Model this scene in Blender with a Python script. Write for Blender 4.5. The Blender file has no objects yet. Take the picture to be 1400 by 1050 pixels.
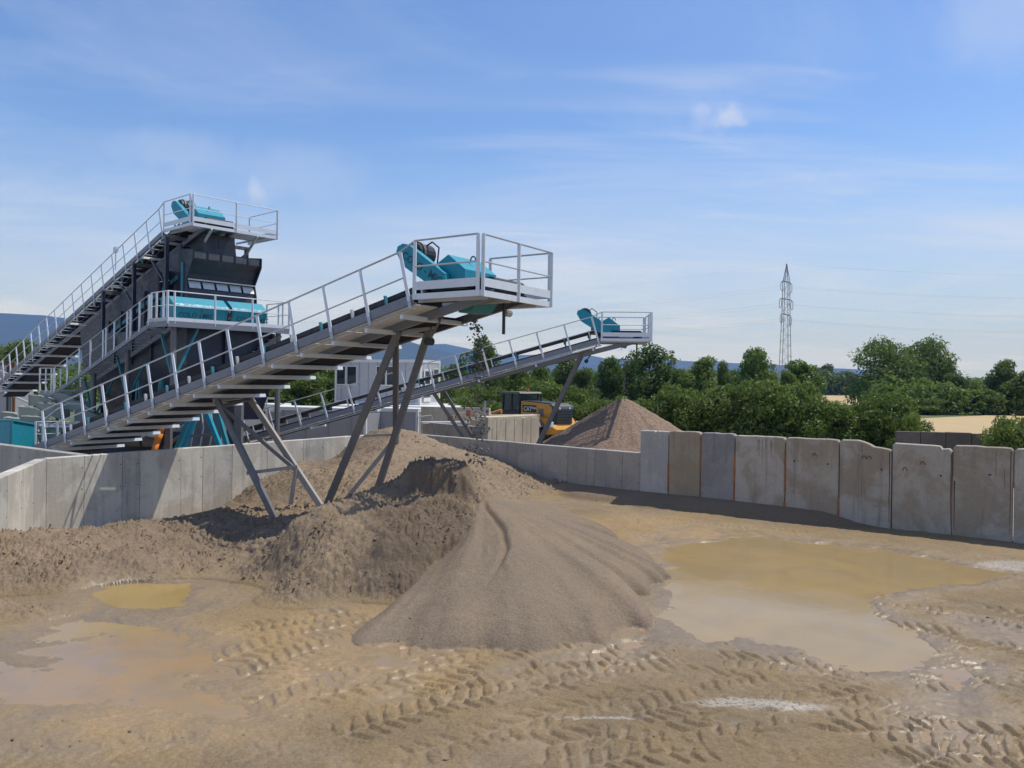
import bpy, math, random
import numpy as np
from mathutils import Vector, Matrix

random.seed(11); RNG = np.random.default_rng(11)
scene = bpy.context.scene
COL = scene.collection

# ------------------------------------------------------------------ camera, sky, sun, exposure
CAM_H = 3.7; FPX = 1080.0; ROLL = math.radians(0.8); HY = 522.0
cam = bpy.data.cameras.new('camera'); cam_o = bpy.data.objects.new('camera', cam); COL.objects.link(cam_o)
cam.sensor_width = 36.0; cam.lens = FPX / 1400 * 36.0; cam.clip_start = 0.1; cam.clip_end = 40000
cam_o.location = (0, 0, CAM_H)
cam_o.rotation_euler = (Matrix.Rotation(math.pi/2 - 3/FPX, 3, 'X') @ Matrix.Rotation(ROLL, 3, 'Z')).to_euler()
scene.camera = cam_o

SUN_AZ = math.radians(20); SUN_EL = math.radians(64.5)      # azimuth from +X towards +Y
SUN = Vector((math.cos(SUN_AZ)*math.cos(SUN_EL), math.sin(SUN_AZ)*math.cos(SUN_EL), math.sin(SUN_EL)))
sun = bpy.data.lights.new('sun', 'SUN'); sun.energy = 3.65; sun.angle = math.radians(0.55); sun.color = (1.0, 0.95, 0.87)
sun_o = bpy.data.objects.new('sun', sun); COL.objects.link(sun_o); sun_o.location = (20, 10, 40)
sun_o.rotation_euler = SUN.to_track_quat('Z', 'Y').to_euler()

scene.view_settings.view_transform = 'Standard'; scene.view_settings.look = 'None'
scene.view_settings.exposure = 0.12; scene.view_settings.gamma = 1.0
scene.view_settings.use_curve_mapping = False
scene.cycles.use_denoising = True
scene.cycles.max_bounces = 6; scene.cycles.diffuse_bounces = 3; scene.cycles.volume_bounces = 0
scene.cycles.transparent_max_bounces = 8; scene.cycles.caustics_reflective = False; scene.cycles.caustics_refractive = False
scene.cycles.sample_clamp_indirect = 6

class NT:
    """tiny node-tree writer"""
    def __init__(s, tree): s.t = tree; s.n = tree.nodes; s.l = tree.links; s.n.clear()
    def new(s, typ, **kw):
        nd = s.n.new(typ)
        for k, v in kw.items():
            if k.startswith('i_'):
                key = k[2:]; key = int(key) if key.isdigit() else key
                s.put(nd.inputs[key], v)
            else: setattr(nd, k, v)
        return nd
    def put(s, sock, v):
        if hasattr(v, 'is_output') or isinstance(v, bpy.types.NodeSocket): s.l.new(v, sock)
        else: sock.default_value = v
    def math(s, op, a, b=0.0, c=None, clamp=False):
        nd = s.n.new('ShaderNodeMath'); nd.operation = op; nd.use_clamp = clamp
        s.put(nd.inputs[0], a); s.put(nd.inputs[1], b)
        if c is not None: s.put(nd.inputs[2], c)
        return nd.outputs[0]
    def vmath(s, op, a, b=None):
        nd = s.n.new('ShaderNodeVectorMath'); nd.operation = op; s.put(nd.inputs[0], a)
        if b is not None: s.put(nd.inputs[1], b)
        return nd.outputs[0] if op != 'DOT_PRODUCT' else nd.outputs['Value']
    def ramp(s, v, lo, hi, a=0.0, b=1.0):
        nd = s.n.new('ShaderNodeMapRange'); nd.interpolation_type = 'SMOOTHSTEP'
        s.put(nd.inputs[0], v); nd.inputs[1].default_value = lo; nd.inputs[2].default_value = hi
        nd.inputs[3].default_value = a; nd.inputs[4].default_value = b
        return nd.outputs[0]
    def mix(s, f, a, b, blend='MIX'):
        nd = s.n.new('ShaderNodeMix'); nd.data_type = 'RGBA'; nd.blend_type = blend
        s.put(nd.inputs[0], f); s.put(nd.inputs[6], a if not isinstance(a, tuple) else (*a[:3], 1)); s.put(nd.inputs[7], b if not isinstance(b, tuple) else (*b[:3], 1))
        return nd.outputs[2]
    def noise(s, vec, scale, detail=3.0, rough=0.55, dist=0.0, stretch=None):
        if stretch is not None:
            mp = s.n.new('ShaderNodeMapping'); s.put(mp.inputs[0], vec); mp.inputs[3].default_value = stretch; vec = mp.outputs[0]
        nd = s.n.new('ShaderNodeTexNoise'); s.put(nd.inputs['Vector'], vec)
        nd.inputs['Scale'].default_value = scale; nd.inputs['Detail'].default_value = detail
        nd.inputs['Roughness'].default_value = rough; nd.inputs['Distortion'].default_value = dist
        return nd.outputs[0]

def build_world():
    w = bpy.data.worlds.new('World'); scene.world = w; w.use_nodes = True
    T = NT(w.node_tree)
    sky = T.new('ShaderNodeTexSky'); sky.sky_type = 'NISHITA'; sky.sun_disc = False
    sky.sun_elevation = SUN_EL; sky.sun_rotation = math.atan2(SUN.x, SUN.y)
    sky.altitude = 150; sky.air_density = 1.0; sky.dust_density = 0.45; sky.ozone_density = 2.4
    co = T.new('ShaderNodeTexCoord').outputs['Generated']
    sep = T.new('ShaderNodeSeparateXYZ', i_0=co)
    z = T.math('ADD', T.math('MAXIMUM', sep.outputs[2], 0.0), 0.10)
    pl = T.new('ShaderNodeCombineXYZ', i_0=T.math('DIVIDE', sep.outputs[0], z), i_1=T.math('DIVIDE', sep.outputs[1], z), i_2=0.0).outputs[0]
    n1 = T.noise(pl, 0.62, 9, 0.62, 0.9, (0.9, 1.7, 1))          # high thin veils
    n2 = T.noise(pl, 0.16, 3, 0.5, 0.3)
    n3 = T.noise(pl, 1.9, 6, 0.62, 1.2, (0.35, 1.1, 1))          # streaks
    veil = T.math('MULTIPLY', T.ramp(n1, 0.42, 0.74), T.ramp(n2, 0.34, 0.56))
    streak = T.math('MULTIPLY', T.ramp(n3, 0.50, 0.76), T.ramp(n2, 0.36, 0.56))
    low = T.ramp(sep.outputs[2], 0.02, 0.34, 1.0, 0.0)           # more veil near the horizon
    bank = T.math('MULTIPLY', T.ramp(T.noise(pl, 0.30, 6, 0.55, 0.5, (0.5, 1.3, 1)), 0.40, 0.66), low)
    f = T.math('ADD', T.math('MULTIPLY', veil, 0.72), T.math('MULTIPLY', streak, 0.50))
    f0 = T.ramp(sep.outputs[2], -0.02, 0.30, 0.88, 0.0)
    f = T.math('ADD', f, T.math('MULTIPLY', bank, 0.62))
    # a few small fair-weather puffs far off
    wob = T.vmath('SCALE', T.new('ShaderNodeTexNoise', i_Vector=co, i_Scale=34.0, i_Detail=4.0).outputs['Color'])
    wob.node.inputs[3].default_value = 0.042
    cw = T.vmath('ADD', T.vmath('SUBTRACT', co, (0.021, 0.021, 0.021)), wob)
    for (px, py, rx, rz, st) in PUFFS:
        dv = pix_dir(px, py)
        d = T.vmath('SUBTRACT', cw, tuple(dv))
        s = T.vmath('MULTIPLY', d, (1/rx, 1/rx, 1/rz))
        ln = T.new('ShaderNodeVectorMath', operation='LENGTH', i_0=s).outputs['Value']
        f = T.math('ADD', f, T.math('MULTIPLY', T.ramp(ln, 0.25, 1.1, 1.0, 0.0), st))
    f = T.math('MINIMUM', f, 0.9)
    sky_c = T.mix(f0, T.new('ShaderNodeMix', data_type='RGBA', blend_type='MULTIPLY', i_0=1.0, i_6=sky.outputs[0], i_7=(0.75, 0.875, 1.09, 1)).outputs[2], (3.25, 3.7, 5.05))
    col = T.mix(f, sky_c, (4.6, 4.95, 6.05))
    bg = T.new('ShaderNodeBackground', i_Color=col, i_Strength=SKY_STRENGTH)
    T.new('ShaderNodeOutputWorld', i_Surface=bg.outputs[0])

SKY_STRENGTH = 0.142

def unroll(px, py):
    u = px - 700; v = py - HY
    return u*math.cos(ROLL) + v*math.sin(ROLL), -u*math.sin(ROLL) + v*math.cos(ROLL)
def P(px, py, D):
    """survey point: sighted direction in the photograph and its distance along +Y"""
    u, v = unroll(px, py); return Vector((u/FPX*D, D, CAM_H - v/FPX*D))
def G(px, py, z=0.0):
    u, v = unroll(px, py); D = (CAM_H - z)*FPX/v; return Vector((u/FPX*D, D, z))
def pix_dir(px, py):
    u, v = unroll(px, py); return Vector((u/FPX, 1, -v/FPX)).normalized()
PUFFS = [(996, 164, .028, .017, .46), (956, 160, .016, .016, .22), (351, 262, .020, .020, .36), (1390, 20, .090, .060, .26),
         (240, 205, .085, .030, .16), (410, 235, .10, .040, .16), (20, 425, .035, .012, .35), (550, 470, .02, .006, .2)]
build_world()

# ------------------------------------------------------------------ materials
M = {}
def principled(T, **kw):
    b = T.new('ShaderNodeBsdfPrincipled')
    for k, v in kw.items(): T.put(b.inputs[k.replace('_', ' ')], v)
    T.new('ShaderNodeOutputMaterial', i_Surface=b.outputs[0]); return b
def newmat(name):
    m = bpy.data.materials.new(name); m.use_nodes = True; M[name] = m; return m, NT(m.node_tree)
def c4(c, k=1.0): return (c[0]*k, c[1]*k, c[2]*k, 1)
def simple(name, col, rough=0.6, metal=0.0, var=0.12, scale=6.0, dirt=0.0, dirtcol=(0.16, 0.13, 0.10), bump=0.0, spec=0.5):
    m, T = newmat(name)
    pos = T.new('ShaderNodeNewGeometry').outputs['Position']
    n = T.noise(pos, scale, 4, 0.6)
    colr = T.mix(n, c4(col, 1-var), c4(col, 1+var))
    if dirt:
        d = T.math('MULTIPLY', T.ramp(T.noise(pos, scale*0.45, 5, 0.65, 0.4), 0.48, 0.72), dirt)
        colr = T.mix(d, colr, c4(dirtcol))
    kw = dict(Base_Color=colr, Metallic=metal, Roughness=T.ramp(T.noise(pos, scale*2.3, 3), 0.3, 0.7, max(0.02, rough-0.1), min(1, rough+0.1)))
    b = principled(T, **kw); b.inputs['Specular IOR Level'].default_value = spec
    if bump:
        bp = T.new('ShaderNodeBump', i_Strength=bump, i_Distance=0.02, i_Height=T.noise(pos, scale*6, 4, 0.6))
        T.put(b.inputs['Normal'], bp.outputs[0])
    return m
simple('galvanised', (0.50, 0.51, 0.525), 0.46, 0.35, 0.14, 5, 0.28, (0.30, 0.28, 0.25))
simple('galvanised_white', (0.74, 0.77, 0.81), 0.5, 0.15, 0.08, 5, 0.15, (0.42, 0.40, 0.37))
simple('channel_grey', (0.22, 0.235, 0.275), 0.5, 0.25, 0.12, 4, 0.30, (0.24, 0.21, 0.18))
simple('leg_steel', (0.17, 0.165, 0.165), 0.55, 0.3, 0.2, 4, 0.35, (0.26, 0.21, 0.16))
simple('leg_dusty', (0.34, 0.31, 0.28), 0.65, 0.1, 0.2, 4, 0.4, (0.40, 0.32, 0.24))
simple('rubber', (0.022, 0.022, 0.026), 0.62, 0.0, 0.2, 5, 0.3, (0.10, 0.085, 0.07))
simple('navy_steel', (0.022, 0.028, 0.052), 0.45, 0.1, 0.25, 3, 0.15, (0.05, 0.05, 0.055))
simple('navy_plate', (0.040, 0.043, 0.055), 0.42, 0.2, 0.25, 3, 0.35, (0.12, 0.115, 0.115))
simple('worn_plate', (0.62, 0.61, 0.60), 0.5, 0.3, 0.12, 5, 0.4, (0.3, 0.28, 0.26))
simple('teal', (0.010, 0.27, 0.37), 0.5, 0.0, 0.10, 4, 0.14, (0.13, 0.20, 0.21))
simple('teal_dull', (0.02, 0.22, 0.27), 0.5, 0.0, 0.15, 4, 0.35, (0.16, 0.16, 0.14))
simple('dark_print', (0.008, 0.07, 0.11), 0.5, 0.0, 0.05)
simple('white_print', (0.8, 0.8, 0.78), 0.5, 0.0, 0.05)
simple('white_paint', (0.72, 0.72, 0.69), 0.5, 0.0, 0.06, 3, 0.18, (0.42, 0.38, 0.32))
simple('grey_panel', (0.33, 0.33, 0.345), 0.55, 0.0, 0.08, 2, 0.2, (0.22, 0.2, 0.18))
simple('cabin_grey', (0.47, 0.47, 0.475), 0.5, 0.0, 0.06, 2, 0.15, (0.3, 0.28, 0.25))
simple('chute_green', (0.30, 0.32, 0.27), 0.6, 0.0, 0.15, 3, 0.45, (0.20, 0.18, 0.14))
simple('machine_yellow', (0.60, 0.29, 0.035), 0.45, 0.0, 0.10, 4, 0.22, (0.30, 0.19, 0.09))
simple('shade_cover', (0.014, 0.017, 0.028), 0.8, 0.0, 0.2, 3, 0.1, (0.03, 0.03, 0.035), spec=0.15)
simple('machine_black', (0.02, 0.022, 0.028), 0.5, 0.0, 0.2, 4, 0.2, (0.1, 0.08, 0.06))
simple('machine_grey', (0.13, 0.135, 0.13), 0.55, 0.0, 0.15, 4, 0.25)
simple('orange_plastic', (0.85, 0.27, 0.03), 0.4, 0.0, 0.06)
simple('rust', (0.15, 0.062, 0.03), 0.85, 0.0, 0.35, 9, 0.3, (0.1, 0.04, 0.02))
simple('foam_orange', (0.40, 0.16, 0.055), 0.85, 0.0, 0.35, 9, 0.75, (0.16, 0.09, 0.055))
simple('stone', (0.15, 0.135, 0.12), 0.7, 0.0, 0.4, 9)
simple('brick_red', (0.42, 0.16, 0.09), 0.8, 0.0, 0.2, 8, 0.2)
simple('roof_red', (0.40, 0.13, 0.07), 0.8, 0.0, 0.2, 3)
simple('bark', (0.085, 0.062, 0.045), 0.9, 0.0, 0.3, 4)
simple('pylon_steel', (0.30, 0.31, 0.33), 0.55, 0.4, 0.1, 1)
simple('wire_dark', (0.10, 0.10, 0.11), 0.6, 0.3, 0.1, 1)
simple('gravel_yard', (0.30, 0.26, 0.21), 0.9, 0.0, 0.25, 3, 0.3, (0.2, 0.16, 0.12), 0.5)
m, T = newmat('window_glass'); principled(T, Base_Color=(0.02, 0.028, 0.032, 1), Roughness=0.06, Specular_IOR_Level=0.6)

def concrete(name, col, tint, streak=0.35, rough=0.85, pocks=0.3):
    m, T = newmat(name)
    pos = T.new('ShaderNodeNewGeometry').outputs['Position']
    big = T.noise(pos, 0.8, 6, 0.65, 0.6)
    fine = T.noise(pos, 14, 5, 0.7)
    st = T.noise(pos, 1.0, 4, 0.6, 0.2, (6.0, 6.0, 0.35))
    c = T.mix(T.ramp(big, 0.42, 0.58), c4(col), c4(tint))
    c = T.mix(T.math('MULTIPLY', T.ramp(st, 0.50, 0.72), streak), c, c4(col, 0.52))
    c = T.mix(T.math('MULTIPLY', T.ramp(T.noise(pos, 0.7, 4, 0.6, 0.5, (5, 5, 0.5)), 0.56, 0.75), 0.5), c, c4(col, 1.25))
    c = T.mix(0.35, c, T.mix(fine, (0.30, 0.29, 0.27), (0.95, 0.94, 0.92)), 'OVERLAY')
    vor = T.new('ShaderNodeTexVoronoi', i_Vector=pos, i_Scale=22.0).outputs['Distance']
    c = T.mix(T.math('MULTIPLY', T.math('MULTIPLY', T.ramp(vor, 0.10, 0.16, 1, 0), T.ramp(T.noise(pos, 3.1, 3), 0.5, 0.62)), pocks), c, c4(col, 0.35))
    b = principled(T, Base_Color=c, Roughness=rough); b.inputs['Specular IOR Level'].default_value = 0.25
    h = T.math('ADD', T.math('MULTIPLY', fine, 0.5), T.math('MULTIPLY', T.noise(pos, 55, 3), 0.35))
    T.put(b.inputs['Normal'], T.new('ShaderNodeBump', i_Strength=0.35, i_Distance=0.02, i_Height=h).outputs[0])
    return m
concrete('concrete_pale', (0.44, 0.41, 0.355), (0.57, 0.54, 0.47), 0.35, pocks=0.5)
concrete('concrete_pale_grey', (0.37, 0.35, 0.315), (0.47, 0.45, 0.40), 0.45, pocks=0.7)
concrete('concrete_pale_light', (0.60, 0.57, 0.50), (0.50, 0.47, 0.41), 0.3, pocks=0.6)
concrete('concrete_bay', (0.37, 0.35, 0.31), (0.31, 0.295, 0.27), 0.4)
concrete('concrete_bay_dark', (0.31, 0.295, 0.265), (0.36, 0.34, 0.30), 0.5)
concrete('concrete_clean', (0.42, 0.415, 0.395), (0.36, 0.355, 0.34), 0.3)
concrete('concrete_tan', (0.30, 0.255, 0.18), (0.34, 0.295, 0.22), 0.35)
concrete('concrete_slate', (0.235, 0.23, 0.225), (0.29, 0.285, 0.275), 0.5)
concrete('concrete_rough', (0.33, 0.285, 0.22), (0.43, 0.395, 0.34), 0.6, 0.9, 1.0)
concrete('concrete_weathered', (0.40, 0.365, 0.305), (0.32, 0.27, 0.205), 0.5, 0.9, 0.8)
concrete('concrete_brown', (0.31, 0.262, 0.20), (0.40, 0.37, 0.32), 0.45, 0.9, 0.9)
concrete('concrete_cream', (0.56, 0.50, 0.39), (0.46, 0.40, 0.30), 0.5)
concrete('concrete_dark', (0.13, 0.108, 0.085), (0.16, 0.135, 0.11), 0.4)

def soil_mat():
    """one earth shader: attributes say how sandy, how dark with moisture and painted shade, and how wet each spot is"""
    m, T = newmat('earth')
    pos = T.new('ShaderNodeNewGeometry').outputs['Position']
    sand = T.new('ShaderNodeAttribute', attribute_name='sand').outputs['Fac']
    damp_shade = T.new('ShaderNodeAttribute', attribute_name='damp_shade').outputs['Fac']
    wet = T.new('ShaderNodeAttribute', attribute_name='wet').outputs['Fac']
    grey = T.new('ShaderNodeAttribute', attribute_name='grey').outputs['Fac']; lime = T.new('ShaderNodeAttribute', attribute_name='lime').outputs['Fac']
    och = T.new('ShaderNodeAttribute', attribute_name='ochre').outputs['Fac']
    nb = T.noise(pos, 0.55, 5, 0.6, 0.4); nm = T.noise(pos, 3.2, 5, 0.65, 0.2); nf = T.noise(pos, 26, 4, 0.7); ng = T.noise(pos, 90, 3, 0.7)
    mud = T.mix(T.ramp(nb, 0.34, 0.66), (0.232, 0.174, 0.103), (0.288, 0.207, 0.110))
    mud = T.mix(T.math('MULTIPLY', T.ramp(nm, 0.45, 0.75), 0.5), mud, (0.208, 0.165, 0.108))
    mud = T.mix(och, mud, T.mix(nm, (0.36, 0.235, 0.105), (0.40, 0.275, 0.135)))
    sd = T.mix(T.ramp(nb, 0.35, 0.65), (0.262, 0.198, 0.132), (0.315, 0.235, 0.155))
    sd = T.mix(T.math('MULTIPLY', T.ramp(nm, 0.4, 0.72), 0.6), sd, (0.235, 0.180, 0.130))
    c = T.mix(sand, mud, sd); c = T.mix(grey, c, T.mix(nm, (0.205, 0.162, 0.118), (0.255, 0.200, 0.145)))
    c = T.mix(damp_shade, c, T.mix(nm, (0.125, 0.092, 0.064), (0.185, 0.140, 0.100)))
    c = T.mix(0.5, c, T.mix(T.ramp(nf, 0.2, 0.8), (0.28, 0.27, 0.26), (0.70, 0.70, 0.70)), 'OVERLAY')
    c = T.mix(T.math('MULTIPLY', T.ramp(ng, 0.60, 0.78), 0.35), c, (0.42, 0.36, 0.29))
    c = T.mix(T.math('MULTIPLY', T.ramp(ng, 0.42, 0.26), 0.35), c, (0.11, 0.085, 0.065))
    c = T.mix(T.math('MULTIPLY', wet, 0.25), c, c4((0.19, 0.135, 0.085)))
    c = T.mix(T.math('MULTIPLY', lime, T.ramp(nf, 0.35, 0.55)), c, (0.43, 0.385, 0.32))
    rough = T.math('SUBTRACT', 0.92, T.math('MULTIPLY', wet, T.ramp(nm, 0.3, 0.7, 0.42, 0.64)))
    b = principled(T, Base_Color=c, Roughness=rough)
    T.put(b.inputs['Specular IOR Level'], T.math('ADD', 0.2, T.math('MULTIPLY', wet, 0.3)))
    h = T.math('ADD', T.math('MULTIPLY', nf, 0.6), T.math('MULTIPLY', ng, 0.3))
    k = T.math('SUBTRACT', 0.95, T.math('MULTIPLY', wet, 0.75))
    bp = T.new('ShaderNodeBump', i_Distance=0.045, i_Height=h); T.put(bp.inputs['Strength'], k)
    T.put(b.inputs['Normal'], bp.outputs[0])
soil_mat()
def gravel_mat():
    m, T = newmat('gravel'); pos = T.new('ShaderNodeNewGeometry').outputs['Position']
    v = T.new('ShaderNodeTexVoronoi', i_Vector=pos, i_Scale=26.0)
    c = T.mix(T.noise(pos, 1.1, 5, 0.6, 0.4), (0.215, 0.150, 0.105), (0.280, 0.200, 0.145))
    c = T.mix(0.6, c, T.new('ShaderNodeRGBToBW', i_0=v.outputs['Color']).outputs[0], 'SOFT_LIGHT')
    b = principled(T, Base_Color=c, Roughness=0.9); b.inputs['Specular IOR Level'].default_value = 0.2
    T.put(b.inputs['Normal'], T.new('ShaderNodeBump', i_Strength=0.8, i_Distance=0.03, i_Height=v.outputs['Distance']).outputs[0])
gravel_mat()
def water_mat():
    m, T = newmat('muddy_water'); pos = T.new('ShaderNodeNewGeometry').outputs['Position']
    ye = T.new('ShaderNodeAttribute', attribute_name='yellow').outputs['Fac']; si = T.new('ShaderNodeAttribute', attribute_name='silt').outputs['Fac']
    n = T.ramp(T.noise(pos, 0.8, 5, 0.6, 0.8), 0.35, 0.65)
    c = T.mix(n, (0.350, 0.245, 0.105), (0.305, 0.218, 0.102))
    c = T.mix(si, c, T.mix(T.ramp(T.noise(pos, 1.3, 5, 0.6, 1.0), 0.40, 0.60), (0.285, 0.205, 0.125), (0.325, 0.215, 0.110)))
    c = T.mix(T.math('MULTIPLY', ye, T.ramp(T.noise(pos, 1.6, 4, .6, .8), .3, .6, .45, .9)), c, (0.335, 0.235, 0.085))
    b = principled(T, Base_Color=c, IOR=1.33, Roughness=T.math('ADD', T.ramp(T.noise(pos, 0.9, 5, 0.6), 0.4, 0.65, 0.08, 0.20), T.math('MULTIPLY', si, T.ramp(T.noise(pos, 2.2, 4), 0.4, 0.65, 0.02, 0.14))))
    T.put(b.inputs['Normal'], T.new('ShaderNodeBump', i_Strength=0.10, i_Distance=0.02, i_Height=T.noise(pos, 6, 4, 0.6)).outputs[0])
water_mat()
def foliage(name, a, b_, yell=None):
    m, T = newmat(name); g = T.new('ShaderNodeNewGeometry'); pos = g.outputs['Position']
    oi = T.new('ShaderNodeObjectInfo').outputs['Random']
    n = T.noise(pos, 0.9, 3, 0.6)
    rnd = g.outputs['Random Per Island']
    c = T.mix(T.ramp(n, 0.35, 0.65), a, b_)
    c = T.mix(T.math('MULTIPLY', rnd, 0.55), c, c4(b_, 1.45))
    if yell: c = T.mix(T.ramp(rnd, 0.86, 0.93, 0, 0.8), c, yell)
    c = T.mix(T.math('MULTIPLY', oi, 0.45), c, T.mix(T.ramp(T.noise(pos, 0.35, 2), .4, .6), (0.13, 0.155, 0.04), (0.06, 0.10, 0.03)))
    d = T.new('ShaderNodeBsdfDiffuse', i_Color=c); t = T.new('ShaderNodeBsdfTranslucent', i_Color=T.mix(0.5, c, (0.20, 0.26, 0.05)))
    gl = T.new('ShaderNodeBsdfGlossy', i_Color=(1, 1, 1, 1), i_Roughness=0.45)
    mx = T.new('ShaderNodeMixShader', i_0=0.45); T.l.new(d.outputs[0], mx.inputs[1]); T.l.new(t.outputs[0], mx.inputs[2])
    m2 = T.new('ShaderNodeMixShader', i_0=0.015); T.l.new(mx.outputs[0], m2.inputs[1]); T.l.new(gl.outputs[0], m2.inputs[2])
    T.new('ShaderNodeOutputMaterial', i_Surface=m2.outputs[0])
foliage('leaf_mid', (0.084, 0.143, 0.030), (0.135, 0.210, 0.043))
foliage('leaf_dark', (0.058, 0.100, 0.027), (0.088, 0.138, 0.035))
foliage('leaf_light', (0.135, 0.203, 0.035), (0.194, 0.263, 0.053))
foliage('leaf_hedge', (0.081, 0.138, 0.027), (0.135, 0.210, 0.043), (0.355, 0.360, 0.138))
m, T = newmat('wheat'); pos = T.new('ShaderNodeNewGeometry').outputs['Position']
c = T.mix(T.noise(pos, 0.16, 5, 0.65, 0.3, (1, 0.35, 1)), (0.40, 0.285, 0.135), (0.52, 0.385, 0.20)); c = T.mix(0.4, c, T.mix(T.noise(pos, 2.5, 4, 0.7), (0.35, 0.35, 0.35), (0.68, 0.68, 0.68)), 'OVERLAY'); principled(T, Base_Color=c, Roughness=0.95)
m, T = newmat('meadow'); pos = T.new('ShaderNodeNewGeometry').outputs['Position']
c = T.mix(T.noise(pos, 0.02, 5, 0.6), (0.055, 0.095, 0.028), (0.13, 0.135, 0.055)); principled(T, Base_Color=T.mix(T.noise(pos, 0.6, 4), c, c), Roughness=0.95)
m, T = newmat('forest_hill'); pos = T.new('ShaderNodeNewGeometry').outputs['Position']
c = T.mix(T.noise(pos, 0.004, 6, 0.65), (0.018, 0.034, 0.018), (0.040, 0.062, 0.026)); principled(T, Base_Color=c, Roughness=1.0)

# ------------------------------------------------------------------ mesh helpers
class MB:
    def __init__(s): s.v = []; s.f = []
    def add(s, vs, fs):
        o = len(s.v); s.v += [tuple(v) for v in vs]; s.f += [tuple(i+o for i in f) for f in fs]; return s
    def hexa(s, p):      # 8 points: bottom ring 0-3, top ring 4-7
        return s.add(p, [(3, 2, 1, 0), (4, 5, 6, 7), (0, 1, 5, 4), (1, 2, 6, 5), (2, 3, 7, 6), (3, 0, 4, 7)])
    def box(s, c, ex, ey, ez):   # centre + three half-axis vectors
        c, ex, ey, ez = Vector(c), Vector(ex), Vector(ey), Vector(ez)
        return s.hexa([c-ex-ey-ez, c+ex-ey-ez, c+ex+ey-ez, c-ex+ey-ez, c-ex-ey+ez, c+ex-ey+ez, c+ex+ey+ez, c-ex+ey+ez])
    def abox(s, x0, x1, y0, y1, z0, z1):
        return s.box(((x0+x1)/2, (y0+y1)/2, (z0+z1)/2), ((x1-x0)/2, 0, 0), (0, (y1-y0)/2, 0), (0, 0, (z1-z0)/2))
    def bar(s, a, b, w, h, up=(0, 0, 1)):
        a, b = Vector(a), Vector(b); d = (b-a).normalized(); up = Vector(up)
        side = d.cross(up)
        if side.length < 1e-4: side = d.cross(Vector((1, 0, 0)))
        side.normalize(); u = side.cross(d).normalized()
        return s.box((a+b)/2, d*((b-a).length/2), side*(w/2), u*(h/2))
    def channel(s, a, b, h, fl=0.07, th=0.014, side=None):   # C section, web on the outer side
        a, b = Vector(a), Vector(b); d = (b-a).normalized(); side = Vector(side).normalized(); u = side.cross(d).normalized()
        if u.z < 0: u = -u
        s.box((a+b)/2, d*((b-a).length/2), side*(th/2), u*(h/2))
        for k in (-1, 1): s.box((a+b)/2 + u*k*(h/2-th/2) + side*(fl/2+th/2+0.001), d*((b-a).length/2-0.001), side*(fl/2), u*(th/2))
        return s
    def tube(s, a, b, r, n=8, r2=None):
        a, b = Vector(a), Vector(b); r2 = r if r2 is None else r2; d = (b-a).normalized()
        x = d.orthogonal().normalized(); y = d.cross(x); vs = []
        for k in range(n):
            q = 2*math.pi*k/n; o = x*math.cos(q)+y*math.sin(q); vs += [a+o*r, b+o*r2]
        fs = [(2*k, 2*((k+1) % n), 2*((k+1) % n)+1, 2*k+1) for k in range(n)]
        fs += [tuple(2*k for k in range(n))[::-1], tuple(2*k+1 for k in range(n))]
        return s.add(vs, fs)
    def path(s, pts, r, n=6):
        for a, b in zip(pts[:-1], pts[1:]): s.tube(a, b, r, n)
        return s
    def prism(s, ring, off):     # planar ring extruded by a vector
        n = len(ring); off = Vector(off); a = [Vector(p) for p in ring]; b = [p+off for p in a]
        fs = [tuple(range(n))[::-1], tuple(range(n, 2*n))] + [(k, (k+1) % n, n+(k+1) % n, n+k) for k in range(n)]
        return s.add(a+b, fs)
    def loft(s, rings, cap=True):
        n = len(rings[0]); vs = [p for r in rings for p in r]; fs = []
        for i in range(len(rings)-1):
            for k in range(n): fs.append((i*n+k, i*n+(k+1) % n, (i+1)*n+(k+1) % n, (i+1)*n+k))
        if cap: fs += [tuple(range(n))[::-1], tuple(range((len(rings)-1)*n, len(rings)*n))]
        return s.add(vs, fs)
    def build(s, name, mat, parent=None, smooth=False):
        off = parent_world(parent) if parent else Vector((0, 0, 0))
        me = bpy.data.meshes.new(name); me.from_pydata([(v[0]-off.x, v[1]-off.y, v[2]-off.z) for v in s.v], [], s.f)
        me.validate(); bm_fix(me); me.materials.append(M[mat])
        if smooth: me.shade_smooth()
        o = bpy.data.objects.new(name, me); COL.objects.link(o)
        if parent: o.parent = parent
        return o
import bmesh
def bm_fix(me):
    bm = bmesh.new(); bm.from_mesh(me); bmesh.ops.recalc_face_normals(bm, faces=bm.faces); bm.to_mesh(me); bm.free()
def parent_world(o):
    l = Vector(o.location)
    while o.parent: o = o.parent; l += Vector(o.location)
    return l
def tag(o, label=None, cat=None, group=None, kind=None):
    if label: o['label'] = label
    if cat: o['category'] = cat
    if group: o['group'] = group
    if kind: o['kind'] = kind
    return o
def thing(name, loc, label, cat, group=None):
    o = bpy.data.objects.new(name, None); COL.objects.link(o); o.location = loc; o.empty_display_size = 0.3
    return tag(o, label, cat, group)
def copy_tree(o, parent=None):
    c = o.copy(); COL.objects.link(c); c.parent = parent
    for ch in list(o.children): copy_tree(ch, c)
    return c
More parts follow.
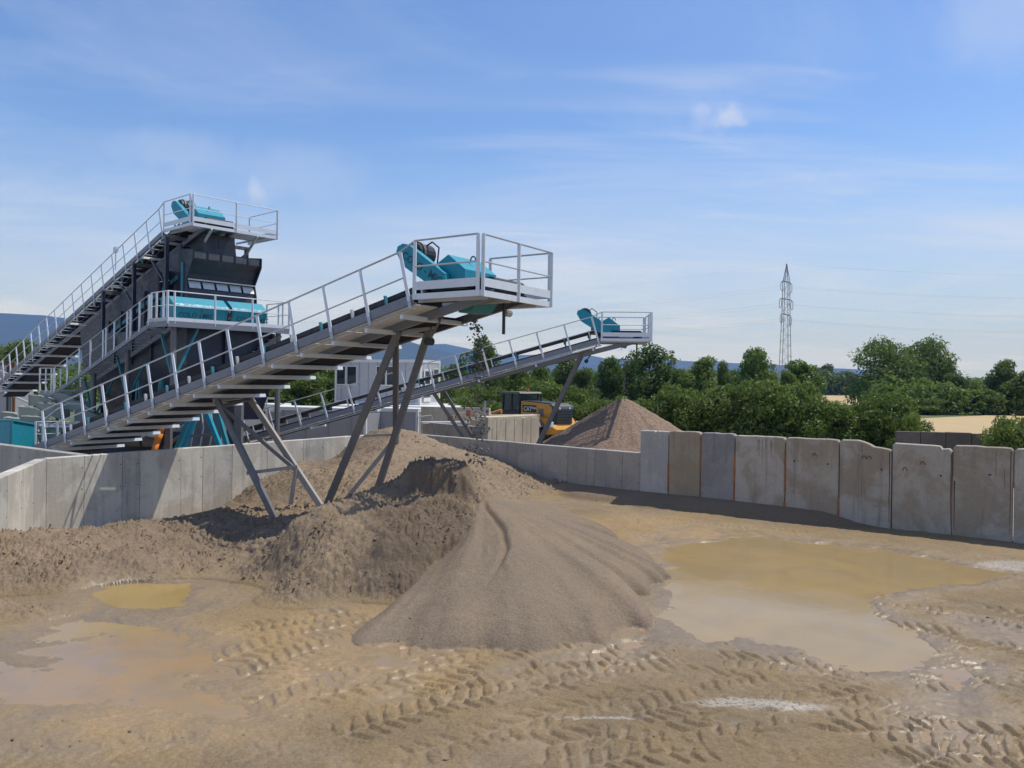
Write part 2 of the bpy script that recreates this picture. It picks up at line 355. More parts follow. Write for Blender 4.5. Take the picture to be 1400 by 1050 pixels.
def text_part(txt, mat, parent, origin, xdir, ydir, height, depth=0.004, name='lettering'):
    cu = bpy.data.curves.new(name, 'FONT'); cu.body = txt; cu.size = height; cu.extrude = depth/2; cu.resolution_u = 2
    cu.offset = height*0.012
    to = bpy.data.objects.new('tmp', cu); COL.objects.link(to); bpy.context.view_layer.update()
    me = bpy.data.meshes.new_from_object(to.evaluated_get(bpy.context.evaluated_depsgraph_get()))
    bpy.data.objects.remove(to); bpy.data.curves.remove(cu)
    x = Vector(xdir).normalized(); y = Vector(ydir).normalized(); z = x.cross(y)
    R = Matrix((x, y, z)).transposed().to_4x4(); off = Vector(origin) - parent_world(parent)
    me.transform(Matrix.Translation(off) @ R); me.materials.clear(); me.materials.append(M[mat]); me.name = name
    o = bpy.data.objects.new(name, me); COL.objects.link(o); o.parent = parent; return o
def np_mesh(name, V, Fq, mat, smooth=True, attrs=None):
    me = bpy.data.meshes.new(name); n = len(V); m_ = len(Fq)
    me.vertices.add(n); me.vertices.foreach_set('co', np.ascontiguousarray(V, dtype=np.float32).ravel())
    k = Fq.shape[1]; me.loops.add(m_*k); me.loops.foreach_set('vertex_index', np.ascontiguousarray(Fq, dtype=np.int32).ravel())
    me.polygons.add(m_); me.polygons.foreach_set('loop_start', np.arange(0, m_*k, k, dtype=np.int32))
    me.update(calc_edges=True)
    if smooth: me.shade_smooth()
    for a, arr in (attrs or {}).items():
        me.attributes.new(a, 'FLOAT', 'POINT').data.foreach_set('value', np.ascontiguousarray(arr, dtype=np.float32))
    me.materials.append(M[mat]); return me
def link(name, me, parent=None):
    o = bpy.data.objects.new(name, me); COL.objects.link(o); o.parent = parent; return o

# numpy noise
def _hash(ix, iy, seed):
    h = (ix.astype(np.int64)*374761393 + iy.astype(np.int64)*668265263 + seed*1274126177) & 0xffffffff
    h = ((h ^ (h >> 13))*1274126177) & 0xffffffff; h = h ^ (h >> 16)
    return (h & 0xffff)/32767.5 - 1.0
def vnoise(x, y, seed=0):
    ix = np.floor(x); iy = np.floor(y); fx = x-ix; fy = y-iy
    fx = fx*fx*fx*(fx*(fx*6-15)+10); fy = fy*fy*fy*(fy*(fy*6-15)+10)
    a = _hash(ix, iy, seed); b = _hash(ix+1, iy, seed); c = _hash(ix, iy+1, seed); d = _hash(ix+1, iy+1, seed)
    return (a*(1-fx)+b*fx)*(1-fy) + (c*(1-fx)+d*fx)*fy
def fbm(x, y, sc, octs=4, gain=0.5, seed=0):
    s = 0; a = 1.0; t = 0
    for k in range(octs):
        s = s + a*vnoise(x*sc + 17.3*k, y*sc - 9.1*k, seed+k); t += a; a *= gain; sc *= 2.03
    return s/t
def worley(x, y, sc, seed=0):
    x = x*sc; y = y*sc; ix = np.floor(x); iy = np.floor(y); best = np.full(x.shape, 9.0)
    for dx in (-1, 0, 1):
        for dy in (-1, 0, 1):
            cx = ix+dx; cy = iy+dy
            px = cx + 0.5 + 0.45*_hash(cx, cy, seed); py = cy + 0.5 + 0.45*_hash(cx, cy, seed+7)
            best = np.minimum(best, (px-x)**2 + (py-y)**2)
    return np.sqrt(best)
def sstep(a, b, x):
    t = np.clip((x-a)/(b-a), 0, 1); return t*t*(3-2*t)
def inpoly(x, y, poly):
    r = np.zeros(x.shape, bool); n = len(poly)
    for i in range(n):
        x0, y0 = poly[i][0], poly[i][1]; x1, y1 = poly[(i+1) % n][0], poly[(i+1) % n][1]
        c = ((y0 > y) != (y1 > y)); r ^= c & (x < (x1-x0)*(y-y0)/((y1-y0) if y1 != y0 else 1e-9) + x0)
    return r
def segdist(x, y, a, b):
    ax, ay = a[0], a[1]; bx, by = b[0]-ax, b[1]-ay; L = bx*bx+by*by
    t = np.clip(((x-ax)*bx + (y-ay)*by)/L, 0, 1); return np.hypot(x-ax-t*bx, y-ay-t*by), t
def polydist(x, y, poly):      # signed: negative inside
    d = np.full(x.shape, 1e9)
    for i in range(len(poly)): d = np.minimum(d, segdist(x, y, poly[i], poly[(i+1) % len(poly)])[0])
    return np.where(inpoly(x, y, poly), -d, d)

# ------------------------------------------------------------------ layout of the bay
LW0 = Vector((-9.1, 12.0, 0)); K = Vector((-12.05, 20.5, 0)); V_ = Vector((-4.6, 32.5, 0)); J = Vector((4.02, 24.5, 0)); EH = Vector((17.58, 15.10, 0))
LOW = 1.54; HIGH = 2.27
BAY = [LW0, K, V_, J, EH, Vector((18.6, 5, 0)), Vector((18.6, 3, 0)), Vector((-14, 3, 0)), Vector((-9.3, 10, 0))]

# ------------------------------------------------------------------ ground, far ground and fields
def sheet(name, pts, z, mat, label=None):
    mb = MB(); mb.add([(p[0], p[1], z) for p in pts], [tuple(range(len(pts)))])
    return tag(mb.build(name, mat), label, kind='structure')
gm_ = MB()      # the plain, left open where the yard lies
for x0, x1, y0, y1 in ((-7000, 7000, -3000, 11), (-7000, 7000, 33.5, 7000), (-7000, -13, 11, 33.5), (18.5, 7000, 11, 33.5)): gm_.add([(x0, y0, -.16), (x1, y0, -.16), (x1, y1, -.16), (x0, y1, -.16)], [(0, 1, 2, 3)])
tag(gm_.build('ground', 'meadow'), kind='structure')
def yard():
    gx = np.arange(-60, 34.1, .3); gy = np.arange(-12, 66.1, .3); X, Y = np.meshgrid(gx, gy, indexing='ij'); ids = np.arange(X.size).reshape(X.shape)
    q = np.stack([ids[:-1, :-1], ids[1:, :-1], ids[1:, 1:], ids[:-1, 1:]], -1).reshape(-1, 4); x = X.ravel(); y = Y.ravel(); cx = x[q].mean(1); cy = y[q].mean(1)
    hole = [(p.x, p.y) for p in (LW0, K, V_, J, EH)] + [(17.4, 11.5), (-9.0, 11.5)]
    k = inpoly(cx, cy, [(-60, -12), (34, -12), (34, 26), (16, 41), (4, 58), (-60, 66)]) & ~(polydist(cx, cy, hole) < .2)
    u, inv = np.unique(q[k], return_inverse=True); tag(link('yard', np_mesh('yard', np.c_[x[u], y[u], np.full(len(u), -.12)], inv.reshape(-1, 4), 'gravel_yard')), kind='structure')
yard()
sheet('wheat_field', [(24, 48), (110, 38), (150, 118), (78, 121), (50, 97), (38, 78)], -0.10, 'wheat')
sheet('wheat_field', [(14, 165), (130, 160), (150, 330), (20, 320)], -0.09, 'wheat')

# ------------------------------------------------------------------ the earth in the bay: one surveyed surface, cut into ground and piles
SURVEY = [  # sighted points (x, y in the photograph, distance)
 (-60, 738, 15.6), (0, 728, 16.2), (100, 722, 17.0), (200, 714, 18.0), (290, 708, 19.0), (0, 790, 13.25), (0, 828, 12.35), (-60, 800, 13.0), (100, 782, 13.85), (100, 826, 12.5), (200, 775, 14.4), (300, 742, 16.8),
 (350, 722, 18.3), (300, 765, 15.2), (372, 752, 15.1), (405, 633, 25.5), (432, 640, 25.0), (350, 660, 24.0), (300, 697, 21.8), (440, 662, 23.0), (380, 690, 21.4),
 (375, 706, 20.3), (440, 692, 20.6), (445, 695, 19.3), (512, 682, 19.4), (535, 584, 28.6), (560, 589, 28.2), (505, 592, 28.8), (470, 615, 28.2), (447, 640, 27.4),
 (622, 637, 25.6), (660, 662, 23.6), (690, 687, 21.6), (560, 640, 24.0), (500, 652, 23.0), (540, 668, 21.0),
 (440, 700, 14.6), (500, 688, 14.9), (560, 655, 16.6), (580, 648, 16.9), (600, 643, 17.0), (622, 644, 17.1), (640, 652, 17.1), (656, 680, 16.6),
 (560, 690, 15.5), (600, 690, 15.5), (635, 696, 15.3), (520, 760, 13.55), (580, 760, 13.7), (640, 742, 14.3), (510, 832, 12.75), (560, 826, 12.85), (620, 790, 13.75),
 (400, 716, 14.6), (440, 770, 13.45), (385, 782, 13.95), (470, 730, 14.2), (490, 800, 13.3), (430, 815, 12.85)]
ZERO = [(-60, 850), (0, 866), (60, 862), (140, 806), (150, 850), (190, 800), (190, 850), (255, 800), (260, 850), (320, 850), (400, 846), (480, 842), (560, 842), (330, 806),
 (720, 690), (760, 720), (740, 705), (800, 740), (900, 800), (1200, 760), (600, 960), (300, 960), (1000, 950), (1300, 900), (660, 860), (740, 800), (0, 960), (900, 690), (1000, 700)]
CTRL = [tuple(P(*s)) for s in SURVEY] + [tuple(G(*s)) for s in ZERO]
CTRL += [(-11.3, 19.0, -.30), (-11.2, 21.0, -.55), (-9.4, 24.0, -.62), (-9.6, 20.8, -.25), (-10.2, 17.4, .10), (-10.9, 17.4, .0), (-8.0, 22.2, -.22), (-8.4, 25.6, -.2), (-4.8, 31.8, 1.15), (-6.4, 29.2, .55), (-3.4, 30.9, .8), (-8.4, 15, .45), (-8, 12.5, 0.02), (8, 8, 0), (-8, 8, 0), (0, 5, 0), (12, 12, 0), (12, 18, 0), (4, 22, 0), (1.5, 25.5, .05)]
CTRL = np.array(CTRL)
def rbf_fit(C, eps=0.22, lam=0.02):
    n = len(C); D = np.sqrt((C[:, None, 0]-C[None, :, 0])**2 + (C[:, None, 1]-C[None, :, 1])**2 + eps*eps)
    A = np.zeros((n+3, n+3)); A[:n, :n] = -D + lam*np.eye(n)*-1; Q = np.c_[np.ones(n), C[:, 0], C[:, 1]]
    A[:n, n:] = Q; A[n:, :n] = Q.T
    return np.linalg.solve(A, np.r_[C[:, 2], 0, 0, 0])
W_RBF = rbf_fit(CTRL)
def rbf(x, y, eps=0.22):
    n = len(CTRL); s = W_RBF[n] + W_RBF[n+1]*x + W_RBF[n+2]*y
    for i in range(n): s = s - W_RBF[i]*np.sqrt((x-CTRL[i, 0])**2 + (y-CTRL[i, 1])**2 + eps*eps)
    return s
FAN_A = P(660, 682, 16.5)
FAN_TOE = [G(*p) for p in [(478, 858), (500, 880), (545, 888), (600, 896), (650, 895), (700, 900), (760, 897), (815, 893), (868, 866), (893, 842), (870, 822), (905, 806), (918, 790), (880, 768), (840, 748), (790, 722), (735, 700)]]
def fan_height(x, y):
    ax, ay, az = FAN_A; an = np.arctan2(x-ax, -(y-ay)); r = np.hypot(x-ax, y-ay)
    ta = np.array([math.atan2(p.x-ax, -(p.y-ay)) for p in FAN_TOE]); tr = np.array([math.hypot(p.x-ax, p.y-ay) for p in FAN_TOE])
    o = np.argsort(ta); ta = ta[o]; tr = tr[o]
    lob = 0.26*vnoise(an*7, an*0+3.1, 5) + 0.12*vnoise(an*17, an*0+1.2, 6)
    Rr = np.interp(an, ta, tr) + lob*sstep(0.8, 3.0, r)
    ok = (an > ta[0]-0.12) & (an < ta[-1]+0.25)
    q = np.clip(r/Rr, 0, 1.3)
    pw = 0.74 + 1.7*sstep(0.0, -0.55, an)
    h = (az-0.10)*np.clip(1-q, 0, 1)**pw + 0.17*np.sqrt(np.clip(1-q**12, 0, 1)) - 0.03
    edge = np.minimum(sstep(ta[0]-0.12, ta[0]+0.10, an), sstep(ta[-1]+0.25, ta[-1]-0.1, an))
    rill = 0.065*vnoise(an*5+0.25*r, r*0.45, 9)*sstep(.8, 2.6, r)*sstep(1.02, 0.8, q) + 0.030*vnoise(an*11+0.3*r, r*0.5, 29)*sstep(0.5, 2.2, r)*sstep(1.02, 0.8, q) + 0.011*vnoise(an*34, r*0.6, 10)*sstep(0.8, 2.5, r)*sstep(-.3, .5, vnoise(an*5, r*0.8, 19))
    gr = np.exp(-((an-(0.12+0.10*np.sin(r*0.9)))*r/0.05)**2)*0.10*sstep(0.1, 0.6, r)*sstep(4.6, 2.4, r)   # wash-out channel
    return np.where(ok, (h + rill - gr)*edge - (1-edge)*0.3, -1.0)

PUD = {  # outlines of standing water, sighted
 'pond': [(905, 752), (960, 736), (1040, 732), (1150, 744), (1280, 764), (1372, 782), (1330, 800), (1240, 806), (1185, 822), (1200, 842), (1240, 866), (1288, 892), (1262, 912), (1180, 918), (1120, 905), (1085, 884), (1010, 872), (960, 884), (915, 872), (905, 846), (930, 815)],
 'front': [(-60, 905), (60, 888), (150, 872), (245, 866), (300, 884), (318, 925), (372, 955), (400, 978), (350, 1004), (230, 1000), (120, 985), (-60, 990)],
 'pool': [(118, 812), (150, 798), (205, 794), (252, 800), (256, 836), (205, 840), (150, 834)],
 'toe_left': [(455, 865), (480, 848), (520, 892), (600, 905), (600, 925), (520, 935), (450, 955), (390, 950), (430, 910)],
 'toe_right': [(790, 905), (830, 888), (880, 862), (905, 872), (880, 892), (820, 912)],
 'rut': [(1275, 915), (1325, 912), (1335, 960), (1330, 1010), (1285, 1008), (1290, 960)],
 'left_wet': [(70, 858), (130, 846), (240, 852), (160, 868), (60, 874)],
 'right_wet': [(1300, 845), (1380, 858), (1440, 875), (1440, 890), (1340, 868)]}
PUDW = {k: [G(*p) for p in v] for k, v in PUD.items()}
TRACKS = [  # tyre runs: sighted ends, lug sense
 ([(225, 908), (350, 862), (470, 838)], 1, 1.0), ([(300, 938), (430, 890), (580, 842)], -1, .9), ([(350, 962), (480, 908), (620, 872)], 1, .8), ([(395, 985), (560, 915), (690, 885)], 1, .7),
 ([(560, 968), (650, 930), (740, 900), (830, 893)], 1, 1.2), ([(470, 1010), (620, 960), (800, 930), (890, 880)], -1, 1.0), ([(560, 1040), (720, 990), (900, 950)], 1, .6),
 ([(1010, 892), (1090, 885), (1170, 895)], -1, .9), ([(990, 905), (1090, 910), (1180, 925)], 1, .8),
 ([(1140, 806), (1260, 822), (1420, 846)], 1, 1.0), ([(1200, 832), (1300, 842), (1430, 862)], -1, 1.1), ([(1180, 850), (1310, 872), (1440, 900)], 1, .9), ([(1300, 905), (1440, 930)], 1, .6),
 ([(930, 1008), (1080, 975), (1230, 945), (1290, 930)], 1, 1.0), ([(860, 985), (1000, 950), (1140, 925)], -1, .8), ([(1010, 1040), (1150, 1010), (1290, 1000), (1420, 1020)], 1, 1.25),
 ([(1330, 925), (1400, 960), (1450, 1000)], -1, .8), ([(1180, 1075), (1300, 1035), (1440, 1045)], -1, 1.1), ([(640, 1040), (820, 1010), (900, 1030)], 1, .9), ([(760, 1060), (860, 1040), (960, 1030)], -1, .9),
 ([(700, 700), (860, 706), (1000, 722), (1100, 732)], 1, .5), ([(760, 725), (840, 732), (905, 735)], -1, .4), ([(20, 1040), (200, 1020), (380, 1030)], 1, .35),
 ([(900, 925), (1020, 930), (1150, 955), (1260, 985)], 1, .7), ([(1050, 960), (1180, 975), (1300, 1000)], -1, .8), ([(830, 960), (960, 985), (1100, 1030)], -1, .6), ([(1220, 880), (1330, 905), (1430, 950)], 1, .8),
 ([(700, 930), (820, 915), (910, 900)], 1, .8), ([(250, 925), (380, 880), (500, 850)], -1, .7), ([(420, 960), (560, 930), (640, 905)], -1, .7), ([(1100, 820), (1220, 850), (1330, 890)], -1, .6)]
def build_earth():
    rows = np.exp(np.linspace(math.log(5.2), math.log(35.0), 900)); cols = np.linspace(-0.95, 1.15, 1060)
    Y, TX = np.meshgrid(rows, cols, indexing='ij'); X = TX*Y; sh = X.shape
    x = X.ravel(); y = Y.ravel()
    wx = x + 0.10*fbm(x, y, 1.7, 2, seed=31); wy = y + 0.10*fbm(x, y, 1.7, 2, seed=41)
    raw = rbf(wx, wy); lowm = sstep(16.4, 17.6, y)*sstep(-5.6, -6.8, x); base = np.maximum(raw, -0.02); sink = np.minimum(raw, 0)*lowm
    fan = fan_height(wx*0.35+x*0.65, wy*0.35+y*0.65)
    # bank of soil against the right-hand walls
    dl, tl = segdist(x, y, V_, J); dh, th = segdist(x, y, J, EH)
    lowp = np.interp(tl, [0, .3, .55, .62, .75, 1], [.5, .35, .36, .50, .38, .40]); th = th*1.213; hip = np.interp(th, [0, .15, .3, .40, .46, .55, 1], [.42, .42, .40, .36, .18, .09, .08])
    wb = 0.75 + 0.2*fbm(x, y, .8, 2, seed=3)
    bank = np.maximum(lowp*np.exp(-(dl/wb)**1.6), hip*np.exp(-(dh/(wb*np.interp(th, [0, .4, .5, 1], [1, 1, .5, .4])))**1.6)) - 0.04
    # slump of sand against the left wall
    big = 0.034*fbm(x, y, 0.55, 3, seed=1)
    ground = 0.036 + big
    pile_h = np.maximum(base, fan); pile_h = np.maximum(pile_h, bank)
    lump = sstep(0.03, 0.22, base)
    is_fan = (fan > np.maximum(base-0.02, bank)) & (fan > 0.0)
    # clods and slumps on the dug faces
    w1 = worley(wx, wy, 2.6, 3); w2 = worley(wx, wy, 6.5, 5); w3 = worley(x, y, 14.0, 8)
    w4 = worley(x, y, 24.0, 18); pat = 0.5+0.5*sstep(-.3, .3, fbm(x, y, .9, 3, seed=71))
    crumb = np.clip(.34-w3, 0, 1)*.26*sstep(-.1, .5, fbm(x, y, 2.2, 3, seed=73)) + np.clip(.32-w2, 0, 1)*.30*sstep(.0, .5, fbm(x, y, 1.1, 3, seed=74)) + np.clip(.36-w4, 0, 1)*.10
    clod = crumb + 0.11*(0.55-w1) + 0.075*(0.55-w2)*pat + 0.050*(0.5-w3)*pat + 0.026*(0.5-w4) + 0.06*fbm(x, y, 1.3, 4, 0.6, seed=12) + 0.03*np.abs(fbm(x, y, 4.0, 3, 0.6, seed=14))
    clod = clod - 0.055
    rough_amt = lump*np.where(is_fan, 0.0, 1.0)
    bpx = P(590, 600, 28); smooth_back = np.exp(-(((x-bpx.x)/3.2)**2 + ((y-27.5)/3.5)**2))
    rough_amt *= (1 - 0.45*smooth_back)
    # steep cut bank below the crest
    ca_, cb_ = P(535, 672, 16.3), P(652, 690, 16.2); cl_ = (cb_-ca_).length; ex, ey = (cb_.x-ca_.x)/cl_, (cb_.y-ca_.y)/cl_
    su = (x-ca_.x)*ex + (y-ca_.y)*ey; sv = -(x-ca_.x)*ey + (y-ca_.y)*ex + 0.16*fbm(x, y, 1.8, 4, .6, seed=61) + .05*vnoise(x*7, y*7, 62)
    cliff = 0.36*sstep(-.02, .16, sv)*np.exp(-(np.clip(sv, 0, 9)/1.3)**2)*sstep(-.1, .5, su)*sstep(cl_+.15, cl_-.3, su) - 0.10*sstep(-.55, -.05, sv)*sstep(.12, -.02, sv)*sstep(0, .4, su)*sstep(cl_, cl_-.4, su)
    base = base + cliff
    is_fan = (fan > np.maximum(base-0.02, bank)) & (fan > 0.0)
    h = np.where(is_fan, fan, np.maximum(base, bank))
    h = h + clod*rough_amt
    h = h + np.where(is_fan, 0.010*fbm(x, y, 9, 3, seed=22) + 0.006*(0.5-w4), 0)
    flat = 1 - sstep(0.03, 0.16, np.maximum(np.maximum(base, bank), np.where(fan > 0, fan*1.5, 0)))
    # puddle hollows
    pd = np.full(x.shape, 9.0); pdn = {}
    for k, poly in PUDW.items():
        b = (x > min(p.x for p in poly)-1.2) & (x < max(p.x for p in poly)+1.2) & (y > min(p.y for p in poly)-1.2) & (y < max(p.y for p in poly)+1.2)
        d = np.full(x.shape, 9.0); d[b] = polydist(x[b], y[b], poly); pdn[k] = d; pd = np.minimum(pd, d)
    pdw = pd + 0.30*fbm(x, y, 0.9, 4, 0.6, seed=51) + 0.55*np.clip(fbm(x*.5, y*1.3, 1.0, 4, .6, seed=53), -.1, 1)
    hollow = sstep(0.30, -0.55, pdw)
    deep = np.ones(x.shape)
    for k_, v_ in (('front', .52), ('toe_left', .48), ('left_wet', .5), ('rut', .55), ('right_wet', .5)): deep = np.where(pdn[k_] <= pd + 1e-6, v_, deep)
    # tyre tracks
    tr = np.zeros(x.shape); tmask = np.zeros(x.shape)
    for ti, (pts, sense, amp) in enumerate(TRACKS):
        pts = [G(*p) for p in pts]; acc = 0.0; wdt = 0.27 + .10*((ti*37) % 10)/10; pit = .165 + .09*((ti*53) % 10)/10; ang = 1.1 + 1.2*((ti*29) % 10)/10
        for a, b in zip(pts[:-1], pts[1:]):
            sel = (x > min(a.x, b.x)-.6) & (x < max(a.x, b.x)+.6) & (y > min(a.y, b.y)-.6) & (y < max(a.y, b.y)+.6)
            if not sel.any(): continue
            xs, ys = x[sel], y[sel]; L = (b-a).length; dx, dy = (b.x-a.x)/L, (b.y-a.y)/L
            jit = 0.05*vnoise(xs*1.3, ys*1.3, 70+ti)
            u = (xs-a.x)*dx + (ys-a.y)*dy; v = -(xs-a.x)*dy + (ys-a.y)*dx + jit
            inb = sstep(wdt, wdt-0.06, np.abs(v))*((u > -0.05) & (u < L+0.05))
            ph = (u+acc)/pit + sense*np.abs(v)*ang/.2*pit*1.2 + 0.5*(v > 0) + 0.22*vnoise(xs*3.5, ys*3.5, 90+ti)
            fr = ph - np.floor(ph); lug = sstep(0.06, 0.14, fr)*sstep(0.74, 0.62, fr)*sstep(0.015, 0.05, np.abs(v))
            brk = sstep(-0.42, 0.05, vnoise(xs*1.7, ys*1.7, 60+ti) + 0.35*vnoise(xs*5, ys*5, 64))
            prof = inb*(-0.014 + (.08+.92*brk)*(0.044*lug - 0.018)) + 0.016*sstep(wdt+0.14, wdt+0.02, np.abs(v))*sstep(wdt-0.04, wdt+0.03, np.abs(v))*((u > 0) & (u < L))*(.4+.6*brk)
            tr[sel] = np.where(inb*amp > tmask[sel]*0.9, prof*amp, tr[sel] + prof*amp*0.35); tmask[sel] = np.maximum(tmask[sel], inb*min(1, amp))
            acc += L
    mudn = 0.014*fbm(x, y, 3.0, 4, 0.6, seed=81) + 0.010*(0.5-worley(wx, wy, 5.5, 83))*sstep(-.2, .4, fbm(x, y, .8, 2, seed=84)) + 0.011*fbm(x, y, 11, 4, .65, seed=86) + 0.010*(0.45-worley(wx, wy, 11.0, 87))*sstep(-.1, .4, fbm(x, y, 1.1, 3, seed=88))
    fl = ground + mudn*1.25 - 0.125*hollow*deep + tr*(1-0.35*hollow)*flat + sink + hollow*flat*.05*sstep(.15, .6, fbm(x*.45, y, 1.3, 3, seed=141))
    h = np.where(is_fan, np.maximum(h, fl*flat), 0) + np.where(is_fan, 0, h*(1-flat) + flat*np.maximum(fl, np.where(base > 0.06, h, -1)))
    h = np.where(is_fan & (flat > 0), np.maximum(fan, fl), h)
    # attributes
    sand = np.clip(np.maximum(sstep(0.06, 0.22, np.maximum(base, bank)), is_fan*sstep(0.0, 0.03, fan)), 0, 1)
    fine = fbm(x, y, 2.2, 4, 0.6, seed=101)
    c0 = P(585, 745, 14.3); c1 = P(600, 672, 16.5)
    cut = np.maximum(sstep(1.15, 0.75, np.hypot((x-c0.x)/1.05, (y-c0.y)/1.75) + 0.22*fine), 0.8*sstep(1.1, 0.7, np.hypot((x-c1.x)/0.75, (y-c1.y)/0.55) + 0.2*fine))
    damp_shade = np.where(is_fan, 0.10, cut*0.85)*sand  # dug face: moist soil colour with the platform's shadow painted in
    c2 = P(255, 745, 17); damp_shade = np.maximum(damp_shade, np.where(is_fan, 0, 0.18*sand*sstep(1.2, 0.6, np.hypot((x-c2.x)/2.2, (y-c2.y)/2.2)+.2*fine)))  # conveyor shadow on the berm, painted as a darker patch
    c3 = P(350, 675, 23); damp_shade = np.maximum(damp_shade, 0.38*sand*sstep(1.2, 0.7, np.hypot((x-c3.x)/1.8, (y-c3.y)/2.4)+.2*fine))
    c4_ = P(480, 625, 27); damp_shade = np.maximum(damp_shade, 0.5*sand*sstep(1.2, 0.6, np.hypot((x-c4_.x)/1.5, (y-c4_.y)/2.2)+.25*fine))  # shaded left face of the far heap, put into its colour
    damp_shade = np.maximum(damp_shade, 0.4*sstep(0.02, 0.1, bank)*(1-sstep(0.0, 0.2, base)))  # shade of the wall on the soil bank, put into its colour
    wet = np.clip(sstep(0.9, -0.1, pdw + 0.5*fine)*0.9 + 0.75*sstep(.045, .004, h + .012*fine)*flat + 0.22*sstep(-.1, .5, fbm(x, y, .45, 3, seed=111)), 0, 1)*(1-sand*0.85)
    chan = np.maximum(sstep(2.4, 0.8, np.hypot((x-G(470, 890).x)/1.5, (y-G(470, 890).y)/1.3)), sstep(1.2, 0.5, np.hypot((x-G(900, 730).x)/3.2, (y-G(900, 730).y)/3.0)))
    chan = np.maximum(chan, sstep(1.2, 0.4, np.hypot((x-G(260, 960).x)/1.9, (y-G(260, 960).y)/1.6)))
    ochre = np.clip(chan*(0.55+0.6*fine), 0, 0.8)*(1-sand)
    lime = np.zeros(x.shape)
    for (a_, b_, rx, ry) in ((1040, 968, .75, .16), (820, 987, .55, .05), (1392, 776, .9, .5), (1010, 962, .3, .1)):
        g_ = G(a_, b_); lime = np.maximum(lime, sstep(1.2, .5, np.hypot((x-g_.x)/rx, (y-g_.y)/ry) + .35*fine))
    grey = np.where(is_fan, sstep(-.01, .05, fan)*(.45+.5*fine), 0).clip(0, 1)
    # split the sheet
    ids = np.arange(x.size).reshape(sh)
    q = np.stack([ids[:-1, :-1], ids[:-1, 1:], ids[1:, 1:], ids[1:, :-1]], -1).reshape(-1, 4)
    cx = x[q].mean(1); cy = y[q].mean(1)
    keep = inpoly(cx, cy, [(p.x, p.y) for p in BAY]); dW = np.minimum.reduce([segdist(cx, cy, a, b)[0] for a, b in ((LW0, K), (K, V_), (V_, J), (J, EH))])
    keep |= dW < 0.12
    q = q[keep]; cx = cx[keep]; cy = cy[keep]; qi = q[:, 0]
    lab = np.zeros(len(q), int)
    s_any = np.maximum(base, 0)[qi] > 0.055
    ridge = inpoly(cx, cy, [tuple(P(a, b, c)[:2]) for a, b, c in [(395, 850, 12.3), (395, 716, 15.6), (440, 699, 17.2), (500, 680, 18.3), (600, 650, 19.0), (690, 680, 19.6), (690, 860, 12), (560, 860, 12)]])
    lab[s_any & (cy > 17.9) & (cx > P(415, 690, 20).x/20*cy)] = 2
    lab[s_any & (lab == 0)] = 3
    lab[(s_any & ridge) | is_fan[qi]] = 1
    lab[(bank[qi] > 0.03) & (lab == 0)] = 4
    full = np.full(keep.size, -1); full[keep] = lab; full = full.reshape(sh[0]-1, sh[1]-1)      # keep each pile one connected body
    from collections import deque
    for k in (1, 2, 3, 4):
        seen = full != k; comps = []
        for i0, j0 in zip(*np.nonzero(~seen)):
            if seen[i0, j0]: continue
            dq = deque([(i0, j0)]); seen[i0, j0] = True; c = []
            while dq:
                i, j = dq.popleft(); c.append((i, j))
                for a_, b_ in ((i+1, j), (i-1, j), (i, j+1), (i, j-1)):
                    if 0 <= a_ < seen.shape[0] and 0 <= b_ < seen.shape[1] and not seen[a_, b_]: seen[a_, b_] = True; dq.append((a_, b_))
            comps.append(c)
        comps.sort(key=len)
        for c in comps[:-1]:
            for i, j in c: full[i, j] = 0
    lab = full.reshape(-1)[keep]
    info = {0: ('yard_ground', None, None), 1: ('sand_pile', 'tall sand pile with a dug dark face and a washed-out fan spreading to the right', 'sand pile'),
            2: ('sand_pile', 'sand heap in the far corner behind the thin conveyor legs', 'sand pile'),
            3: ('sand_berm', 'low lumpy berm of dug sand along the pale left wall', 'sand berm'),
            4: ('soil_bank', 'dark soil bank lying along the foot of the right wall', 'soil bank')}
    for k, (nm, lb, ct) in info.items():
        qq = q[lab == k]
        if not len(qq): continue
        u, inv = np.unique(qq, return_inverse=True)
        me = np_mesh(nm, np.c_[x[u], y[u], h[u]], inv.reshape(-1, 4), 'earth', True, dict(sand=sand[u], damp_shade=damp_shade[u], wet=wet[u], ochre=ochre[u], grey=grey[u], lime=lime[u]))
        o = link(nm, me)
        if k == 0: tag(o, kind='structure')
        else: tag(o, lb, ct)
    # loose clods and stones lying on the earth
    rg = np.random.default_rng(77); near = inpoly(x, y, [(p.x, p.y) for p in BAY])
    wgt = near*(rough_amt*sstep(-.2, .5, fine)*(y/12)**1.2*1.4 + 0.07*(hollow < .1)*sstep(-.1, .6, fbm(x, y, .7, 3, seed=131)) + 0.06*is_fan*sstep(.22, .03, fan) + 0.25*(bank > .02)*(rough_amt < .2))
    wgt = wgt*(y**2); wgt /= wgt.sum(); pk = rg.choice(x.size, 10000, p=wgt); sz = rg.uniform(.008, .021, 10000)*np.where(rg.random(10000) < .10, 2.0, 1)*np.where(rough_amt[pk] > .3, 1.25, .8)
    cb = np.array([(1, 0, 0), (-1, 0, 0), (0, 1, 0), (0, -1, 0), (0, 0, 1), (0, 0, -1)], float); tri = np.array([(0, 2, 4), (2, 1, 4), (1, 3, 4), (3, 0, 4), (2, 0, 5), (1, 2, 5), (3, 1, 5), (0, 3, 5)])
    an = rg.uniform(0, 6.28, 10000); vv = cb[None]*rg.uniform(.6, 1.3, (10000, 6, 1))*sz[:, None, None]*np.array([1, .8, .62])
